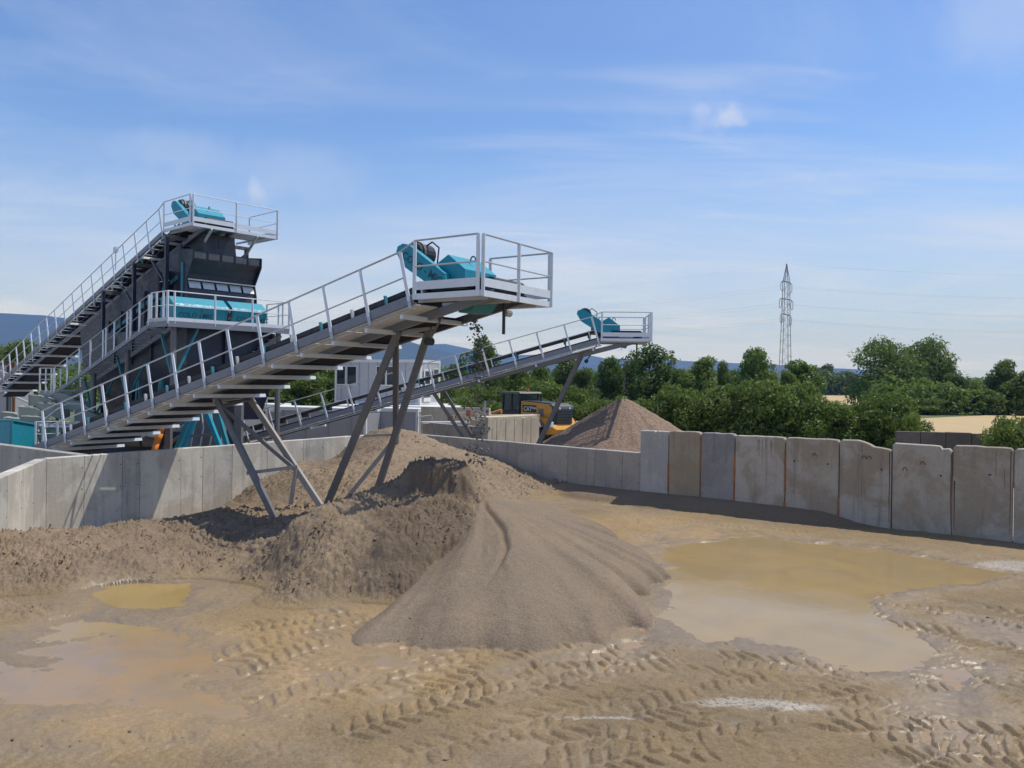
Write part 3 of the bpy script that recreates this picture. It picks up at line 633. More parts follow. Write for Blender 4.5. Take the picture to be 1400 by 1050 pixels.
    vv = np.stack([vv[..., 0]*np.cos(an)[:, None]-vv[..., 1]*np.sin(an)[:, None], vv[..., 0]*np.sin(an)[:, None]+vv[..., 1]*np.cos(an)[:, None], vv[..., 2]], -1) + np.stack([x[pk], y[pk], h[pk]+sz*.25], -1)[:, None, :]
    tag(link('soil_clods', np_mesh('soil_clods', vv.reshape(-1, 3), (tri[None] + 6*np.arange(10000)[:, None, None]).reshape(-1, 3), 'earth', False, dict(sand=np.repeat(rg.uniform(.4, 1, 10000), 6), damp_shade=np.repeat(np.clip(damp_shade[pk]*.5-.05+rg.normal(0, .10, 10000), 0, .6), 6), wet=np.zeros(60000), ochre=np.zeros(60000)))), 'small loose clods and stones strewn over the bay', 'clods', kind='stuff')
    # standing water: one still sheet, its silt varies from hollow to hollow
    gx = np.arange(-11, 13, .14); gy = np.arange(6, 21, .14); XX, YY = np.meshgrid(gx, gy, indexing='ij'); px_, py_ = XX.ravel(), YY.ravel()
    dd = {k: polydist(px_, py_, poly) for k, poly in PUDW.items()}; dm = np.minimum.reduce(list(dd.values()))
    yel = np.maximum(sstep(.5, -.1, dd['pool']), 0.6*sstep(.4, 0, dd['left_wet'])); silt = np.maximum(sstep(.6, .0, np.minimum.reduce([dd[k] for k in ('front', 'toe_left', 'toe_right', 'rut', 'right_wet')])), 0)
    idm = np.arange(len(px_)).reshape(XX.shape); qd = np.stack([idm[:-1, :-1], idm[1:, :-1], idm[1:, 1:], idm[:-1, 1:]], -1).reshape(-1, 4); qd = qd[(dm[qd].min(1) < 0.9) | (py_[qd].min(1) < 15.5)]
    u, inv = np.unique(qd, return_inverse=True)
    tag(link('puddle_water', np_mesh('puddle_water', np.c_[px_[u], py_[u], np.zeros(len(u))], inv.reshape(-1, 4), 'muddy_water', True, dict(yellow=yel[u], silt=silt[u]))), kind='structure')
build_earth()

# ------------------------------------------------------------------ concrete walls of the bay
def wall_s(px, A, B, py=650):
    u, v = unroll(px, py); k = u/FPX; d = B-A
    return (k*A.y - A.x)/(d.x - k*d.y)*(B-A).length
VARI = {'concrete_pale': ['concrete_pale', 'concrete_pale_light', 'concrete_pale_grey', 'concrete_pale'], 'concrete_bay': ['concrete_bay', 'concrete_bay_dark', 'concrete_bay']}
def cast_wall(name, label, A, B, joints, height, mat, thick=0.26, out=1, zb=-0.85, holes=True):
    d = (B-A).normalized(); n = Vector((-d.y, d.x, 0))*out      # n points away from the bay
    root = thing(name, A, label, 'wall'); L = (B-A).length
    MB().prism([A+n*0.02+Vector((0, 0, zb)), B+n*0.02+Vector((0, 0, zb)), B+n*0.02+Vector((0, 0, height-0.03)), A+n*0.02+Vector((0, 0, height-0.03))], n*(thick-0.04)).build('core', mat, root)
    js = [0.0] + [j for j in joints if 0.15 < j < L-0.15] + [L]
    for i, (a, b) in enumerate(zip(js[:-1], js[1:])):
        g = 0.007; off = n*random.uniform(-0.004, 0.004); ch = 0.012
        z1 = height + random.uniform(-0.006, 0.006)
        p0 = A + d*(a+g) + off; p1 = A + d*(b-g) + off; up = Vector((0, 0, 1))
        mb = MB()
        ring = lambda s, w, z: p0 + d*s + n*w + up*z
        W = (b-a)-2*g
        prof = [(0, zb), (0, z1-ch), (ch, z1), (thick-ch, z1), (thick, z1-ch), (thick, zb)]
        mb.loft([[ring(ch*0.6 if False else 0, w+0.0, z) for w, z in prof], [ring(W, w, z) for w, z in prof]])
        pn = mb.build('panel', VARI[mat][(i*7+3*(i//3)) % len(VARI[mat])], root)
        if holes:
            for zz in (0.62, 1.22):
                if zz < height-0.2 and b-a > 0.4:
                    q = ring(W-0.05, -0.001, zz + random.uniform(-.03, .03)); MB().tube(q-n*0.004, q+n*0.01, 0.017, 7).build('tie_hole', 'machine_black', pn)
    return root
jl = [wall_s(p, K, V_) for p in (69, 115, 167, 191, 247, 277, 317, 365, 414, 442, 480, 515)]
cast_wall('retaining_wall', 'long pale concrete wall on the left with conveyor shadows falling across it', K, V_, jl, LOW, 'concrete_pale', out=1)
jn = [wall_s(p, LW0, K) for p in (-200, -130, -70, -20, 10, 30, 46)]
cast_wall('retaining_wall', 'near concrete wall at the left edge bending away from the long pale wall', LW0, K, sorted(jn), LOW, 'concrete_pale', out=1)
jr = [wall_s(p, V_, J) for p in (580, 611, 642, 673, 706.6, 741, 776, 813, 850.6)]
cast_wall('retaining_wall', 'low grey concrete wall behind the sand pile up to the taller blocks', V_, J, jr, LOW, 'concrete_bay', out=1)
cast_wall('retaining_wall', 'grey concrete wall running off left behind the long pale wall', Vector((-11.75, 21.5, 0)), Vector((-19.5, 27.0, 0)), [1.2*k for k in range(1, 8)], LOW, 'concrete_bay', out=-1)

HB = [(875, 914, 'concrete_clean', 'smooth light grey wall block at the left end of the tall block row'),
      (914, 958, 'concrete_tan', 'narrow tan stained wall block, second of the tall row'),
      (958, 1005, 'concrete_slate', 'narrow dark slate grey wall block with an orange stained right joint'),
      (1005, 1074, 'concrete_rough', 'rough pitted wall block with dark drip streaks at its top'),
      (1074, 1148, 'concrete_weathered', 'pale grey wall block with two holes and orange foam at its right foot'),
      (1148, 1220, 'concrete_brown', 'wall block with a broken sloping top edge and lifting loop'),
      (1220, 1303, 'concrete_weathered', 'wall block with pale scratches and one loop in the middle'),
      (1303, 1387, 'concrete_brown', 'brown grey wall block second from the right picture edge'),
      (1387, 1470, 'concrete_rough', 'wall block cut off by the right picture edge'),
      (1470, 1562, 'concrete_weathered', 'wall block hidden just past the right picture edge'), (1562, 1664, 'concrete_brown', 'last wall block of the row past the right picture edge')]
hd = (EH-J).normalized(); hn = Vector((-hd.y, hd.x, 0)); J2 = J - hn*0.05
def wall_block(i, a, b, mat, label):
    up = Vector((0, 0, 1)); A = J2 + hd*a + hn*random.uniform(-.02, .02); W = b-a-0.022; z1 = HIGH + random.uniform(-.015, .02)
    root = thing('wall_block', A, label, 'wall block', 'tall concrete blocks in a row')
    top = [(0, z1-.06), (.05, z1-.01)] + [(W*t, z1 + random.uniform(-.012, .012)) for t in (.2, .4, .55, .7, .85)] + [(W-.05, z1-.01), (W, z1-.06)]
    if i == 0: top = [(0, z1-.01), (W*.5, z1), (W*.53, z1-.03), (W*.56, z1-.03), (W*.59, z1), (W, z1-.005)]
    if i == 5: top = [(0, z1-.06), (.05, z1-.01), (W*.35, z1), (W*.45, z1-.03), (W*.58, z1-.09), (W*.66, z1-.15), (W*.8, z1-.17), (W*.95, z1-.20), (W, z1-.24)]
    if i == 6: top = [(0, z1-.04), (.05, z1), (W*.7, z1-.01), (W*.8, z1-.02), (W*.84, z1-.09), (W*.95, z1-.07), (W, z1-.14)]
    out = [(0, -.3)] + top + [(W, -.3)]; out = [p for p in out]
    ch = 0.018; cw, cz = W/2, 1.0
    def sh(p): return (p[0] + (ch if p[0] < cw*.3 else -ch if p[0] > W-cw*.3 else 0), p[1] - (ch if p[1] > 1 else 0))
    pt = lambda s, w, z: A + hd*s + hn*w + up*z
    MB().loft([[pt(*((sh(p)[0], 0, sh(p)[1]))) for p in out], [pt(p[0], ch, p[1]) for p in out], [pt(p[0], .24, p[1]) for p in out]]).build('slab', mat, root)
    MB().prism([pt(.03, .25, -.28), pt(W-.03, .25, -.28), pt(W-.03, .25, 0.0), pt(.03, .25, 0.0)], hn*1.1).build('foot_plate', mat, root)
    def loop(s, z):
        c = pt(s, -.004, z); MB().path([c + hd*(.05*math.cos(q)) + up*(.09*math.sin(q)) - hn*.012*math.sin(q) for q in np.linspace(0, math.pi, 7)], .008, 5).build('lifting_loop', 'rust', root)
    def hole(s, z):
        c = pt(s, -.003, z); MB().tube(c, c+hn*.02, .026, 9).build('socket', 'machine_black', root)
    def drip(s, z0, z1_, w=.016, m_='rust'):
        n = 7; vs = []; fs = []
        for k in range(n):
            z = z1_ + (z0-z1_)*k/(n-1); ww = w*(.35+.65*k/(n-1))*random.uniform(.7, 1.25); c = pt(s+random.uniform(-.006, .006), -.0025, z); vs += [c-hd*ww/2, c+hd*ww/2]
        for k in range(n-1): fs.append((2*k, 2*k+1, 2*k+3, 2*k+2))
        MB().add(vs, fs).build('rust_streak', m_, root)
    def foam(z0, z1_, w):
        n = 9; r0 = []; mb = MB(); rings = []
        for k in range(n):
            z = z0+(z1_-z0)*k/(n-1); ww = w*random.uniform(.5, 1.2)*(.5 if k in (0, n-1) else 1); c = pt(W+.011, .012-.02*random.random(), z)
            rings.append([c-hd*ww+hn*.03, c-hd*ww*.6-hn*.02, c+hd*ww*.6-hn*.02, c+hd*ww+hn*.03])
        mb.loft(rings).build('joint_foam', 'foam_orange', root)
    if i == 0: foam(.45, 1.3, .018)
    if i == 1: foam(1.0, 2.15, .016); foam(.3, .9, .010)
    if i == 2: foam(.75, 1.75, .038); foam(.35, .8, .02)
    if i == 3:
        foam(.75, 1.9, .022); foam(.30, .48, .045)
        for k in range(6): drip(random.uniform(.2, .75)*W, z1-.1, z1-random.uniform(.35, .85), .014, 'machine_black' if k % 2 else 'rust')
    if i == 4: foam(.22, .72, .035); loop(W*.55, 1.78); hole(W*.17, 1.62); hole(W*.80, 1.60)
    if i == 5: loop(W*.48, 1.80); loop(W*.58, 1.80); hole(W*.82, 1.55); drip(W*.97, z1-.25, .2, .03); drip(W*.44, 1.4, .45, .010); drip(W*.44, z1-.1, z1-.35, .016, 'machine_black')
    if i == 6: loop(W*.52, 1.74); loop(W*.22, 1.56); hole(W*.82, 1.50); drip(W*.985, z1-.2, .25, .028)
    if i == 7: drip(W*.03, 1.4, .2, .03); drip(W*.72, z1-.1, z1-.7, .014, 'machine_black'); drip(W*.86, 1.75, 1.25, .012); drip(W*.96, z1-.08, .2, .024); drip(W*.62, 1.62, 1.58, .09, 'machine_black')
    return root
for i, (p0, p1, mt, lb) in enumerate(HB):
    a, b = (wall_s(p, J2, J2+hd*12, 640) for p in (p0, p1)); wall_block(i, max(a, 0.005), b, mt, lb)

# ------------------------------------------------------------------ belt conveyors
class Frame:
    """plant axes: t runs back from the head end, w runs across away from the walkway side"""
    def __init__(s, org, d): s.o = Vector((org[0], org[1], 0)); s.d = Vector((d[0], d[1], 0)).normalized(); s.c = Vector((-s.d.y, s.d.x, 0))
    def __call__(s, t, w, z): return s.o - s.d*t + s.c*w + Vector((0, 0, z))
UP = Vector((0, 0, 1))
def rail_run(root, pts, h0=0.55, h1=1.08, posts=True, r=0.021, mat='galvanised', lean=None):
    """posts, handrail and knee rail along a deck edge; pts are deck-level points"""
    lean = lean or UP
    for p in pts if posts else []:
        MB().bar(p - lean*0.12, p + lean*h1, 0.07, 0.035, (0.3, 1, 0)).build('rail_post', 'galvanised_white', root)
    MB().path([p + lean*h1 for p in pts], r, 7).build('handrail', mat, root)
    MB().path([p + lean*h0 for p in pts], r*0.8, 6).build('knee_rail', mat, root)
def head_drive(root, F, wg, z0, t0, k=1.0, txt=None, belt_w=1.0):
    """teal hood over the head pulley, belt guard, motor and gearbox"""
    w0 = wg; hood = [F(t0-.02, w0, z0), F(t0+.86*k, w0, z0), F(t0+.86*k, w0, z0+.30*k), F(t0+.44*k, w0, z0+.54*k), F(t0-.02, w0, z0+.20*k)]
    hd_ = MB().prism(hood, F.c*belt_w).build('drive_hood', 'teal', root)
    e = F(t0+.20*k, w0+belt_w*.5, z0+.45*k); MB().path([e + F.d*(.07*math.cos(q)) + UP*(.02+.09*math.sin(q)) for q in np.linspace(-.2, math.pi+.2, 8)], .016, 6).build('lifting_eye', 'machine_black', hd_)
    MB().box(F(t0+.42*k, w0+belt_w*.5, z0-.12), F.d*.46*k, F.c*(belt_w*.5+.03), UP*.10).build('pulley_housing', 'rubber', root)
    a = F(t0+1.62*k, w0-.20, z0+.66*k); b = F(t0+.46*k, w0-.20, z0-.06); d = (b-a).normalized(); nrm = d.cross(F.c).normalized()
    if nrm.z < 0: nrm = -nrm
    hw = .23*k; L = (b-a).length; ring = []
    prof = [(0, -.55), (-.12*k, -.3), (-.15*k, .25), (-.05*k, .80), (.08*k, 1.0), (L, .75), (L+.10*k, .3), (L+.08*k, -.5), (L-.10*k, -.95), (.2*k, -1.0)]
    g = MB().prism([a + d*u + nrm*(v*hw) for u, v in prof], F.c*.15).build('belt_guard', 'teal', root)
    MB().bar(a + d*(.1*k) + nrm*hw*1.02 + F.c*.075, b + nrm*hw*.78 + F.c*.075, .17, .014, nrm).build('guard_lip', 'teal', g)
    if txt: text_part(txt, 'dark_print', root, a + d*(.07*k) - nrm*.09*k - F.c*.006, d, nrm, .24*k, name='lettering')
    c0 = a + d*.18*k + nrm*.10*k + F.c*.17; MB().tube(c0, c0+F.c*.52*k, .24*k, 16).build('motor', 'machine_black', root)
    MB().tube(c0+F.c*.1, c0+F.c*.16, .27*k, 16).build('motor_flange', 'machine_grey', root)
    MB().box(F(t0+.95*k, w0+.25, z0+.02), F.d*.2*k, F.c*.22, UP*.18*k).build('gearbox', 'machine_grey', root)
    MB().path([c0+F.c*.3+nrm*.2, c0+F.c*.3+nrm*.38*k+d*.12, c0+F.c*.3+nrm*.36*k+d*.36*k, c0+F.c*.25+nrm*.05+d*.55*k], .018, 6).build('cable', 'rubber', root)
def conveyor(name, label, F, z0, tp, wp, slope, length, walk=.80, belt=1.0, mod=1.0, post_step=1.15, cross_step=1.2, txt=None, k=1.0, far_rail=True, white='galvanised', hood_t=1.03, treads=False):
    root = thing(name, F(length, walk+belt/2, 0), label, 'conveyor', 'belt conveyors of the plant')
    cs = math.cos(math.atan(slope)); lean = (UP + (-F.d)*slope*1.0).normalized()      # square to the incline
    def S(t, w, dz=0.0): return F(t, w, z0 - slope*max(0, t-tp)) + lean*dz
    wtot = walk + belt + .14
    # long members
    MB().channel(S(tp+.02, 0, -.09), S(length, 0, -.09), .20, side=F.c).build('side_channel', 'channel_grey', root)
    MB().channel(S(.25, walk+.02, .02), S(length, walk+.02, .02), .18, side=F.c).build('belt_channel', 'channel_grey', root)
    MB().channel(S(.25, wtot, .02), S(length, wtot, .02), .18, side=-F.c).build('belt_channel', 'channel_grey', root)
    MB().path([S(tp+.05, 0.02, -.30), S(length, 0.02, -.30)], .022, 6).build('under_tube', 'galvanised', root)
    # walkway panels
    t = tp + .05
    while t < length - .3:
        t1 = min(t+mod, length) - .03
        if treads:
            for q in np.arange(t, t1-.2, .40): MB().prism([S(q, .06, -.20), F(q+.20, .06, S(q, 0, -.20).z), F(q+.20, .06, S(q, 0, -.20).z+.03), F(q, .06, S(q, 0, -.20).z+.03)], F.c*(walk-.08)).build('tread', 'channel_grey', root)
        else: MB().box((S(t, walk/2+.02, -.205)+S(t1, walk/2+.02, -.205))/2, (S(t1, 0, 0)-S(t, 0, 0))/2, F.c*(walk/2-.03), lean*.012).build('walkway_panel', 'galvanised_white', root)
        t += mod
    # cross members
    t = tp + .4
    while t < length-.2:
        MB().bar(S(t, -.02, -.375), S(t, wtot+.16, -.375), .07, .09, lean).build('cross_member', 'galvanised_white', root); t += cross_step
    # belt: top run and return run as one loop, side skirts under it
    mbb = MB(); a_, b_ = walk+.10, wtot-.08
    for d0, d1 in ((.40, .345), (.10, .05)):
        ring = [S(.35, a_, d0), S(tp, a_, d0), S(length, a_, d0), S(length, a_, d1), S(tp, a_, d1), S(.35, a_, d1)]; mbb.prism(ring, F.c*(b_-a_))
    for q in (.35, length): mbb.tube(S(q, a_, .225), S(q, b_, .225), .175, 14)
    mbb.build('belt', 'rubber', root)
    for w in (walk+.045, wtot-.03): MB().prism([S(tp+.1, w, .34), S(length-.1, w, .34), S(length-.1, w, .45), S(tp+.1, w, .45)], F.c*.02).build('skirt', 'rubber', root)
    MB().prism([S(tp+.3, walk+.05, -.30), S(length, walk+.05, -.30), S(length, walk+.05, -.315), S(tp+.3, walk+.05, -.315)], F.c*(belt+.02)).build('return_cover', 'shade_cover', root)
    # idler sets
    t = tp+.35; n = 0
    while t < length-.2:
        idl = MB().tube(S(t, walk+.07, .27), S(t, wtot-.05, .27), .06, 8).build('idler', 'machine_black', root)
        MB().bar(S(t, walk-.02, .08), S(t, walk-.02, .48), .05, .07, F.c).build('idler_bracket', 'teal_dull' if n % 2 else 'galvanised', idl)
        MB().bar(S(t, wtot+.03, .08), S(t, wtot+.03, .48), .05, .07, F.c).build('idler_bracket', 'galvanised', idl)
        t += 1.05; n += 1
    # railing along the incline
    pts = []; t = tp + .12
    while t < length: pts.append(S(t, -.03, -.02)); t += post_step
    rail_run(root, pts, .42, .98, lean=lean, mat=white)
    MB().path([pts[0]+lean*.98, F(tp-.05, -.03, z0+1.10)], .021, 7).build('handrail', white, root)
    for p in pts: MB().bar(p - lean*.28, p - lean*.10, .07, .05, (0, 1, .2)).build('post_clamp', 'galvanised', root)
    # head platform
    deck = thing_part('head_platform', root)
    n = max(2, int(round(tp/.55)))
    for i in range(n):
        a, b = tp*i/n+.02, tp*(i+1)/n-.01
        for (w0, w1) in ((.05, walk-.03), (walk+.01, walk+belt*.5), (walk+belt*.5+.02, wp-.05)):
            if i == n-1 and w0 > .5: continue
            gm = MB(); ns = int((w1-w0)/.075)
            for j in range(ns): gm.prism([F(a, w0+(w1-w0)*j/ns, z0-.05), F(b, w0+(w1-w0)*j/ns, z0-.05), F(b, w0+(w1-w0)*j/ns, z0-.02), F(a, w0+(w1-w0)*j/ns, z0-.02)], F.c*.034)
            gm.build('deck_grating', 'galvanised', deck)
    for (p, q) in ((F(0, 0, z0-.06), F(tp, 0, z0-.06)), (F(0, 0, z0-.06), F(0, wp, z0-.06)), (F(0, wp, z0-.06), F(tp, wp, z0-.06))):
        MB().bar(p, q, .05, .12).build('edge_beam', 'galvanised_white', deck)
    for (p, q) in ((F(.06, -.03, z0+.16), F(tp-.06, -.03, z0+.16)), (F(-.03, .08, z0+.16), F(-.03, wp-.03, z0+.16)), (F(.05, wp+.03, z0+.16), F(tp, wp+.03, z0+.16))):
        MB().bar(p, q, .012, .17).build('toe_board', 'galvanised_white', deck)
    rail_run(root, [F(tp-.05, -.03, z0), F(.04, -.03, z0)], .56, 1.10, mat=white); rail_run(root, [F(-.03, .05, z0), F(-.03, wp*.5, z0), F(-.03, wp, z0)], .56, 1.10, mat=white); rail_run(root, [F(.04, wp+.03, z0), F(tp-.05, wp+.03, z0)], .56, 1.10, mat=white)
    for w in (.3, 1.1, wp-.5): MB().bar(F(.05, w, z0-.12), F(tp+.1, w, z0-.12), .05, .07).build('deck_joist', 'galvanised', deck)
    head_drive(root, F, walk+.03, z0+.38, hood_t, k, txt, belt)
    # discharge chute and dribble rods
    MB().loft([[F(.75+x*.5, walk+.15+y*.8, z0-.05) for x, y in ((0, 0), (1, 0), (1, 1), (0, 1))], [F(.95+x*.35, walk+.2+y*.7, z0-.32) for x, y in ((0, 0), (1, 0), (1, 1), (0, 1))]]).build('discharge_chute', 'teal_dull', root)
    MB().tube(F(.45, walk+belt*.6, z0-.1), F(.45, walk+belt*.6, z0-.78), .035, 8).build('hanging_rod', 'machine_black', root)
    rod = MB().tube(S(tp+.15, walk+.4, -.2), S(tp+.75, walk+.4, -.75), .03, 6).build('tension_arm', 'leg_steel', root)
    MB().tube(S(tp+.75, walk+.33, -.75), S(tp+.75, walk+.5, -.75), .09, 12).build('tension_roller', 'machine_black', rod)
    MB().tube(F(.9, wtot+.1, z0-.25), F(.9, wtot+.3, z0-.25), .08, 10).build('bearing', 'galvanised', root)
    return root, S
def thing_part(name, root):
    o = bpy.data.objects.new(name, None); COL.objects.link(o); o.parent = root; return o
def leg(root, a, b, w=.13, mat='leg_steel', name='leg'): return MB().bar(a, b, w, w*.8, (0.2, 1, 0)).build(name, mat, root)

F1 = Frame((-.65, 15.5), (.83, -.555))
cv1, S1 = conveyor('stockpile_conveyor', 'large near grey conveyor rising right over the bay to a teal drive and railed platform', F1, 5.50, 1.72, 2.65, .2555, 17.6, belt=1.15, txt='COLO - MIC', cross_step=1.02)
leg(cv1, P(545, 452, 17.95), P(443, 700, 19.3), .15); leg(cv1, P(590, 440, 18.33), P(510, 688, 19.4), .15)
leg(cv1, P(541, 462, 18.1), P(541, 606, 19.9), .12); leg(cv1, P(541, 598, 19.9), P(455, 705, 19.6), .09, 'leg_dusty', 'brace')
leg(cv1, P(498, 596, 19.6), P(541, 594, 19.9), .06, 'leg_dusty', 'brace'); leg(cv1, P(538, 458, 18.0), P(596, 446, 18.4), .10, 'galvanised', 'leg_beam')
leg(cv1, P(297, 548, 21.6), P(377, 712, 20.25), .15); leg(cv1, P(336, 536, 22.5), P(441, 696, 20.7), .15, 'leg_dusty')
leg(cv1, P(303, 556, 21.5), P(404, 642, 21.2), .10, 'leg_steel', 'brace'); leg(cv1, P(342, 545, 22.4), P(302, 556, 21.5), .09, 'leg_steel', 'brace')
leg(cv1, P(337, 647, 20.9), P(406, 638, 21.2), .09, 'leg_dusty', 'brace'); leg(cv1, P(405, 638, 21.2), P(397, 690, 21.0), .09, 'leg_dusty', 'brace')
leg(cv1, P(292, 548, 21.7), P(345, 540, 22.6), .12, 'galvanised', 'leg_beam')

F3 = Frame((5.78, 33.0), (.998, -.06))
cv3, S3 = conveyor('stockpile_conveyor', 'farther thin conveyor rising right across the wall to a small railed platform', F3, 5.58, 2.1, 2.6, .292, 19.5, txt=None, k=1.05, cross_step=2.4, hood_t=1.25)
for dx in (0, .35): leg(cv3, P(797, 480, 34.0) + Vector((dx*.3, dx*2, 0)), P(733, 612, 34.6) + Vector((dx*.3, dx*2.5, 0)), .16)
for dx in (0, 1.1): leg(cv3, P(592, 536, 34.4) + Vector((dx*.35, dx, 0)), P(643, 612, 34.6) + Vector((dx*.25, dx, 0)), .14)
leg(cv3, P(609, 547, 34.5), P(612, 545, 35.4), .08, name='brace')

F4 = Frame((-12.5, 30.6), (.75, -.66))
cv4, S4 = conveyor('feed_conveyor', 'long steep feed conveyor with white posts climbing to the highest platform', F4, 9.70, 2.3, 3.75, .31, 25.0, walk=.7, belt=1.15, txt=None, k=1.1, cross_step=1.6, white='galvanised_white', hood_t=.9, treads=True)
lamp = S4(6.6, -.03, 1.0); MB().box(lamp, F4.d*.16, F4.c*.05, UP*.12).build('floodlight', 'galvanised_white', cv4); MB().tube(lamp-UP*.12, lamp-UP*.9, .02, 6).build('lamp_bracket', 'galvanised', cv4)

# ------------------------------------------------------------------ screening tower
def screen_tower():
    root = thing('screening_tower', F4(3, 1, 0), 'dark navy screening tower with teal motor covers under the highest conveyor', 'screening plant')
    F = F4
    # discharge hood on the front, profile in (t, z)
    w0, w1 = .35, 3.30
    prof = [(.55, 8.72), (.55, 8.40), (.80, 8.20), (1.02, 7.85), (1.05, 7.60), (1.05, 7.35), (.92, 7.25), (.86, 6.0), (1.6, 6.0), (1.6, 8.72)]
    MB().prism([F(t, w0, z) for t, z in prof], F.c*(w1-w0)).build('discharge_hood', 'navy_plate', root)
    for i in range(5):
        a = w0 + (w1-w0)*i/5 + .06; b = w0 + (w1-w0)*(i+1)/5 - .04
        MB().prism([F(.545, a, 8.44), F(.545, b, 8.44), F(.545, b, 8.68), F(.545, a, 8.68)], F.d*.012).build('hood_pane', 'machine_grey', root)
        MB().prism([F(1.045, a, 7.56), F(1.045, b, 7.56), F(.91, b, 7.28), F(.91, a, 7.28)], F.d*.015).build('wear_plate', 'worn_plate', root)
    for i in range(6):
        a = w0 + (w1-w0)*i/5; MB().bar(F(.545, a+.01, 8.40), F(.545, a+.01, 8.74), .05, .05, F.c).build('hood_rib', 'navy_steel', root)
    MB().bar(F(.93, w0, 7.62), F(.93, w1, 7.62), .06, .05).build('hood_lip', 'worn_plate', root)
    for w in (w0-.05, w1):      # cheek plates
        MB().prism([F(.48, w, 8.76), F(.48, w, 8.36), F(.98, w, 7.62), F(.84, w, 7.1), F(.84, w, 5.95), F(1.7, w, 5.95), F(1.7, w, 8.9)], F.c*.05).build('cheek_plate', 'navy_steel', root)
    # chute from the belt head
    MB().loft([[F(t, w, z) for t, w, z in ((.7, .85, 9.5), (1.7, .85, 9.5), (1.7, 2.2, 9.5), (.7, 2.2, 9.5))], [F(t, w, z) for t, w, z in ((.62, .82, 8.70), (1.7, .82, 8.70), (1.7, 2.25, 8.70), (.62, 2.25, 8.70))]]).build('feed_chute', 'navy_plate', root)
    # inclined screen body: side plates, deck, rails
    for w in (.38, 3.25): MB().prism([F(1.6, w, 9.1), F(1.6, w, 5.9), F(10, w, 3.7), F(11.5, w, 3.9), F(12, w, 5.9)], F.c*.06).build('side_plate', 'navy_steel', root)
    MB().prism([F(1.7, .45, 8.2), F(10.2, .45, 5.4), F(10.2, .45, 4.6), F(1.7, .45, 6.6)], F.c*2.8).build('screen_deck', 'navy_steel', root)
    for dz, mt in ((.05, 'teal_dull'), (-.9, 'navy_plate')): MB().bar(F(1.7, .33, 7.7+dz), F(10, .33, 5.05+dz), .07, .16).build('side_rail', mt, root)
    MB().bar(F(1.25, .30, 8.3), F(1.25, .30, 6.0), .16, .10, F.c).build('side_rib', 'teal_dull', root)
    for t in (2.4, 3.4, 4.6, 5.8, 7.0, 8.3): MB().bar(F(t, .30, 8.3-.31*(t-1.6)), F(t, .30, 6.2-.25*(t-1.6)), .07, .12, F.c).build('side_rib', 'navy_plate', root)
    for t in (2.2, 2.9): MB().tube(F(t, .1, 6.4), F(t, .1, 8.0), .12, 10).build('spring_post', 'navy_plate', root)
    for z in (6.9, 7.6): MB().bar(F(1.9, .05, z), F(2.7, .05, z), .05, .03).build('step_iron', 'galvanised', root)
    # frame carrying the conveyor
    for t in (2.0, 5.0, 8.2): 
        z = 9.35 - .31*max(0, t-2.3)
        for w in (-.02, 3.5): MB().bar(F(t, w, z), F(t, w, 2.0), .14, .14, F.d).build('column', 'navy_steel', root)
        MB().bar(F(t, -.1, z), F(t, 3.6, z), .12, .14).build('cross_beam', 'leg_steel', root)
    for a, b in (((3.4, -.03, 8.6), (2.2, -.03, 7.6)), ((6.4, -.03, 7.8), (5.2, -.03, 6.9))): MB().bar(F(*a), F(*b), .08, .08).build('knee_brace', 'navy_steel', root)
    for w in (.9, 2.9):
        MB().bar(F(1.2, w, 8.75), F(.1, w, 9.6), .07, .09).build('platform_strut', 'galvanised', root)
    # service platform with teal motor covers
    zd = 5.78; fw0, fw1, ft = -1.35, 3.75, -1.0
    for i in range(6):
        a = fw0 + (fw1-fw0)*i/6+.01; b = fw0 + (fw1-fw0)*(i+1)/6-.01
        MB().prism([F(ft+.03, a, zd-.04), F(.8, a, zd-.04), F(.8, a, zd), F(ft+.03, a, zd)], F.c*(b-a)).build('deck_panel', 'galvanised', root)
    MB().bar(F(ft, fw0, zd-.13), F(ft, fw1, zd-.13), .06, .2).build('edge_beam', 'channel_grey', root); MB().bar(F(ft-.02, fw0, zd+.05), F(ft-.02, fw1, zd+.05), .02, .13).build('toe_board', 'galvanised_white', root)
    MB().bar(F(ft, fw0, zd-.13), F(.6, fw0, zd-.13), .06, .2).build('edge_beam', 'channel_grey', root); MB().bar(F(ft, fw0-.02, zd+.05), F(.6, fw0-.02, zd+.05), .02, .13).build('toe_board', 'galvanised', root)
    def cover(wa, wb, txt):
        pr = [(-.42, zd+.02), (-.46, zd+.12), (-.64, zd+.62), (-.58, zd+.70), (-.20, zd+.98), (.35, zd+1.0), (.45, zd+.9), (.45, zd+.02)]
        c = MB().prism([F(t, wa, z) for t, z in pr], F.c*(wb-wa)).build('motor_cover', 'teal', root)
        for a in (wa+.02, (wa+wb)/2, wb-.08): MB().bar(F(-.465, a+.03, zd+.1), F(-.645, a+.03, zd+.6), .04, .02, F.d).build('cover_seam', 'teal_dull', c)
        text_part(txt, 'dark_print', root, F(-.50, wa+.22, zd+.20), F.c, (F(-.64, 0, .62)-F(-.46, 0, .12)), .26)
    cover(-.95, 1.25, 'COLO - MIC'); cover(1.42, 2.95, 'COLO - MIC')
    MB().tube(F(-.3, 1.27, zd+.45), F(-.3, 1.41, zd+.45), .3, 12).build('drive_coupling', 'machine_black', root)
    rail_run(root, [F(ft, fw0 + (fw1-fw0)*q, zd) for q in (0, .05, .36, .67, .94, 1.0)], .56, 1.08, mat='galvanised_white')
    rail_run(root, [F(ft+.02, fw1, zd), F(-.2, fw1, zd), F(.7, fw1, zd)], .56, 1.08, mat='galvanised_white')
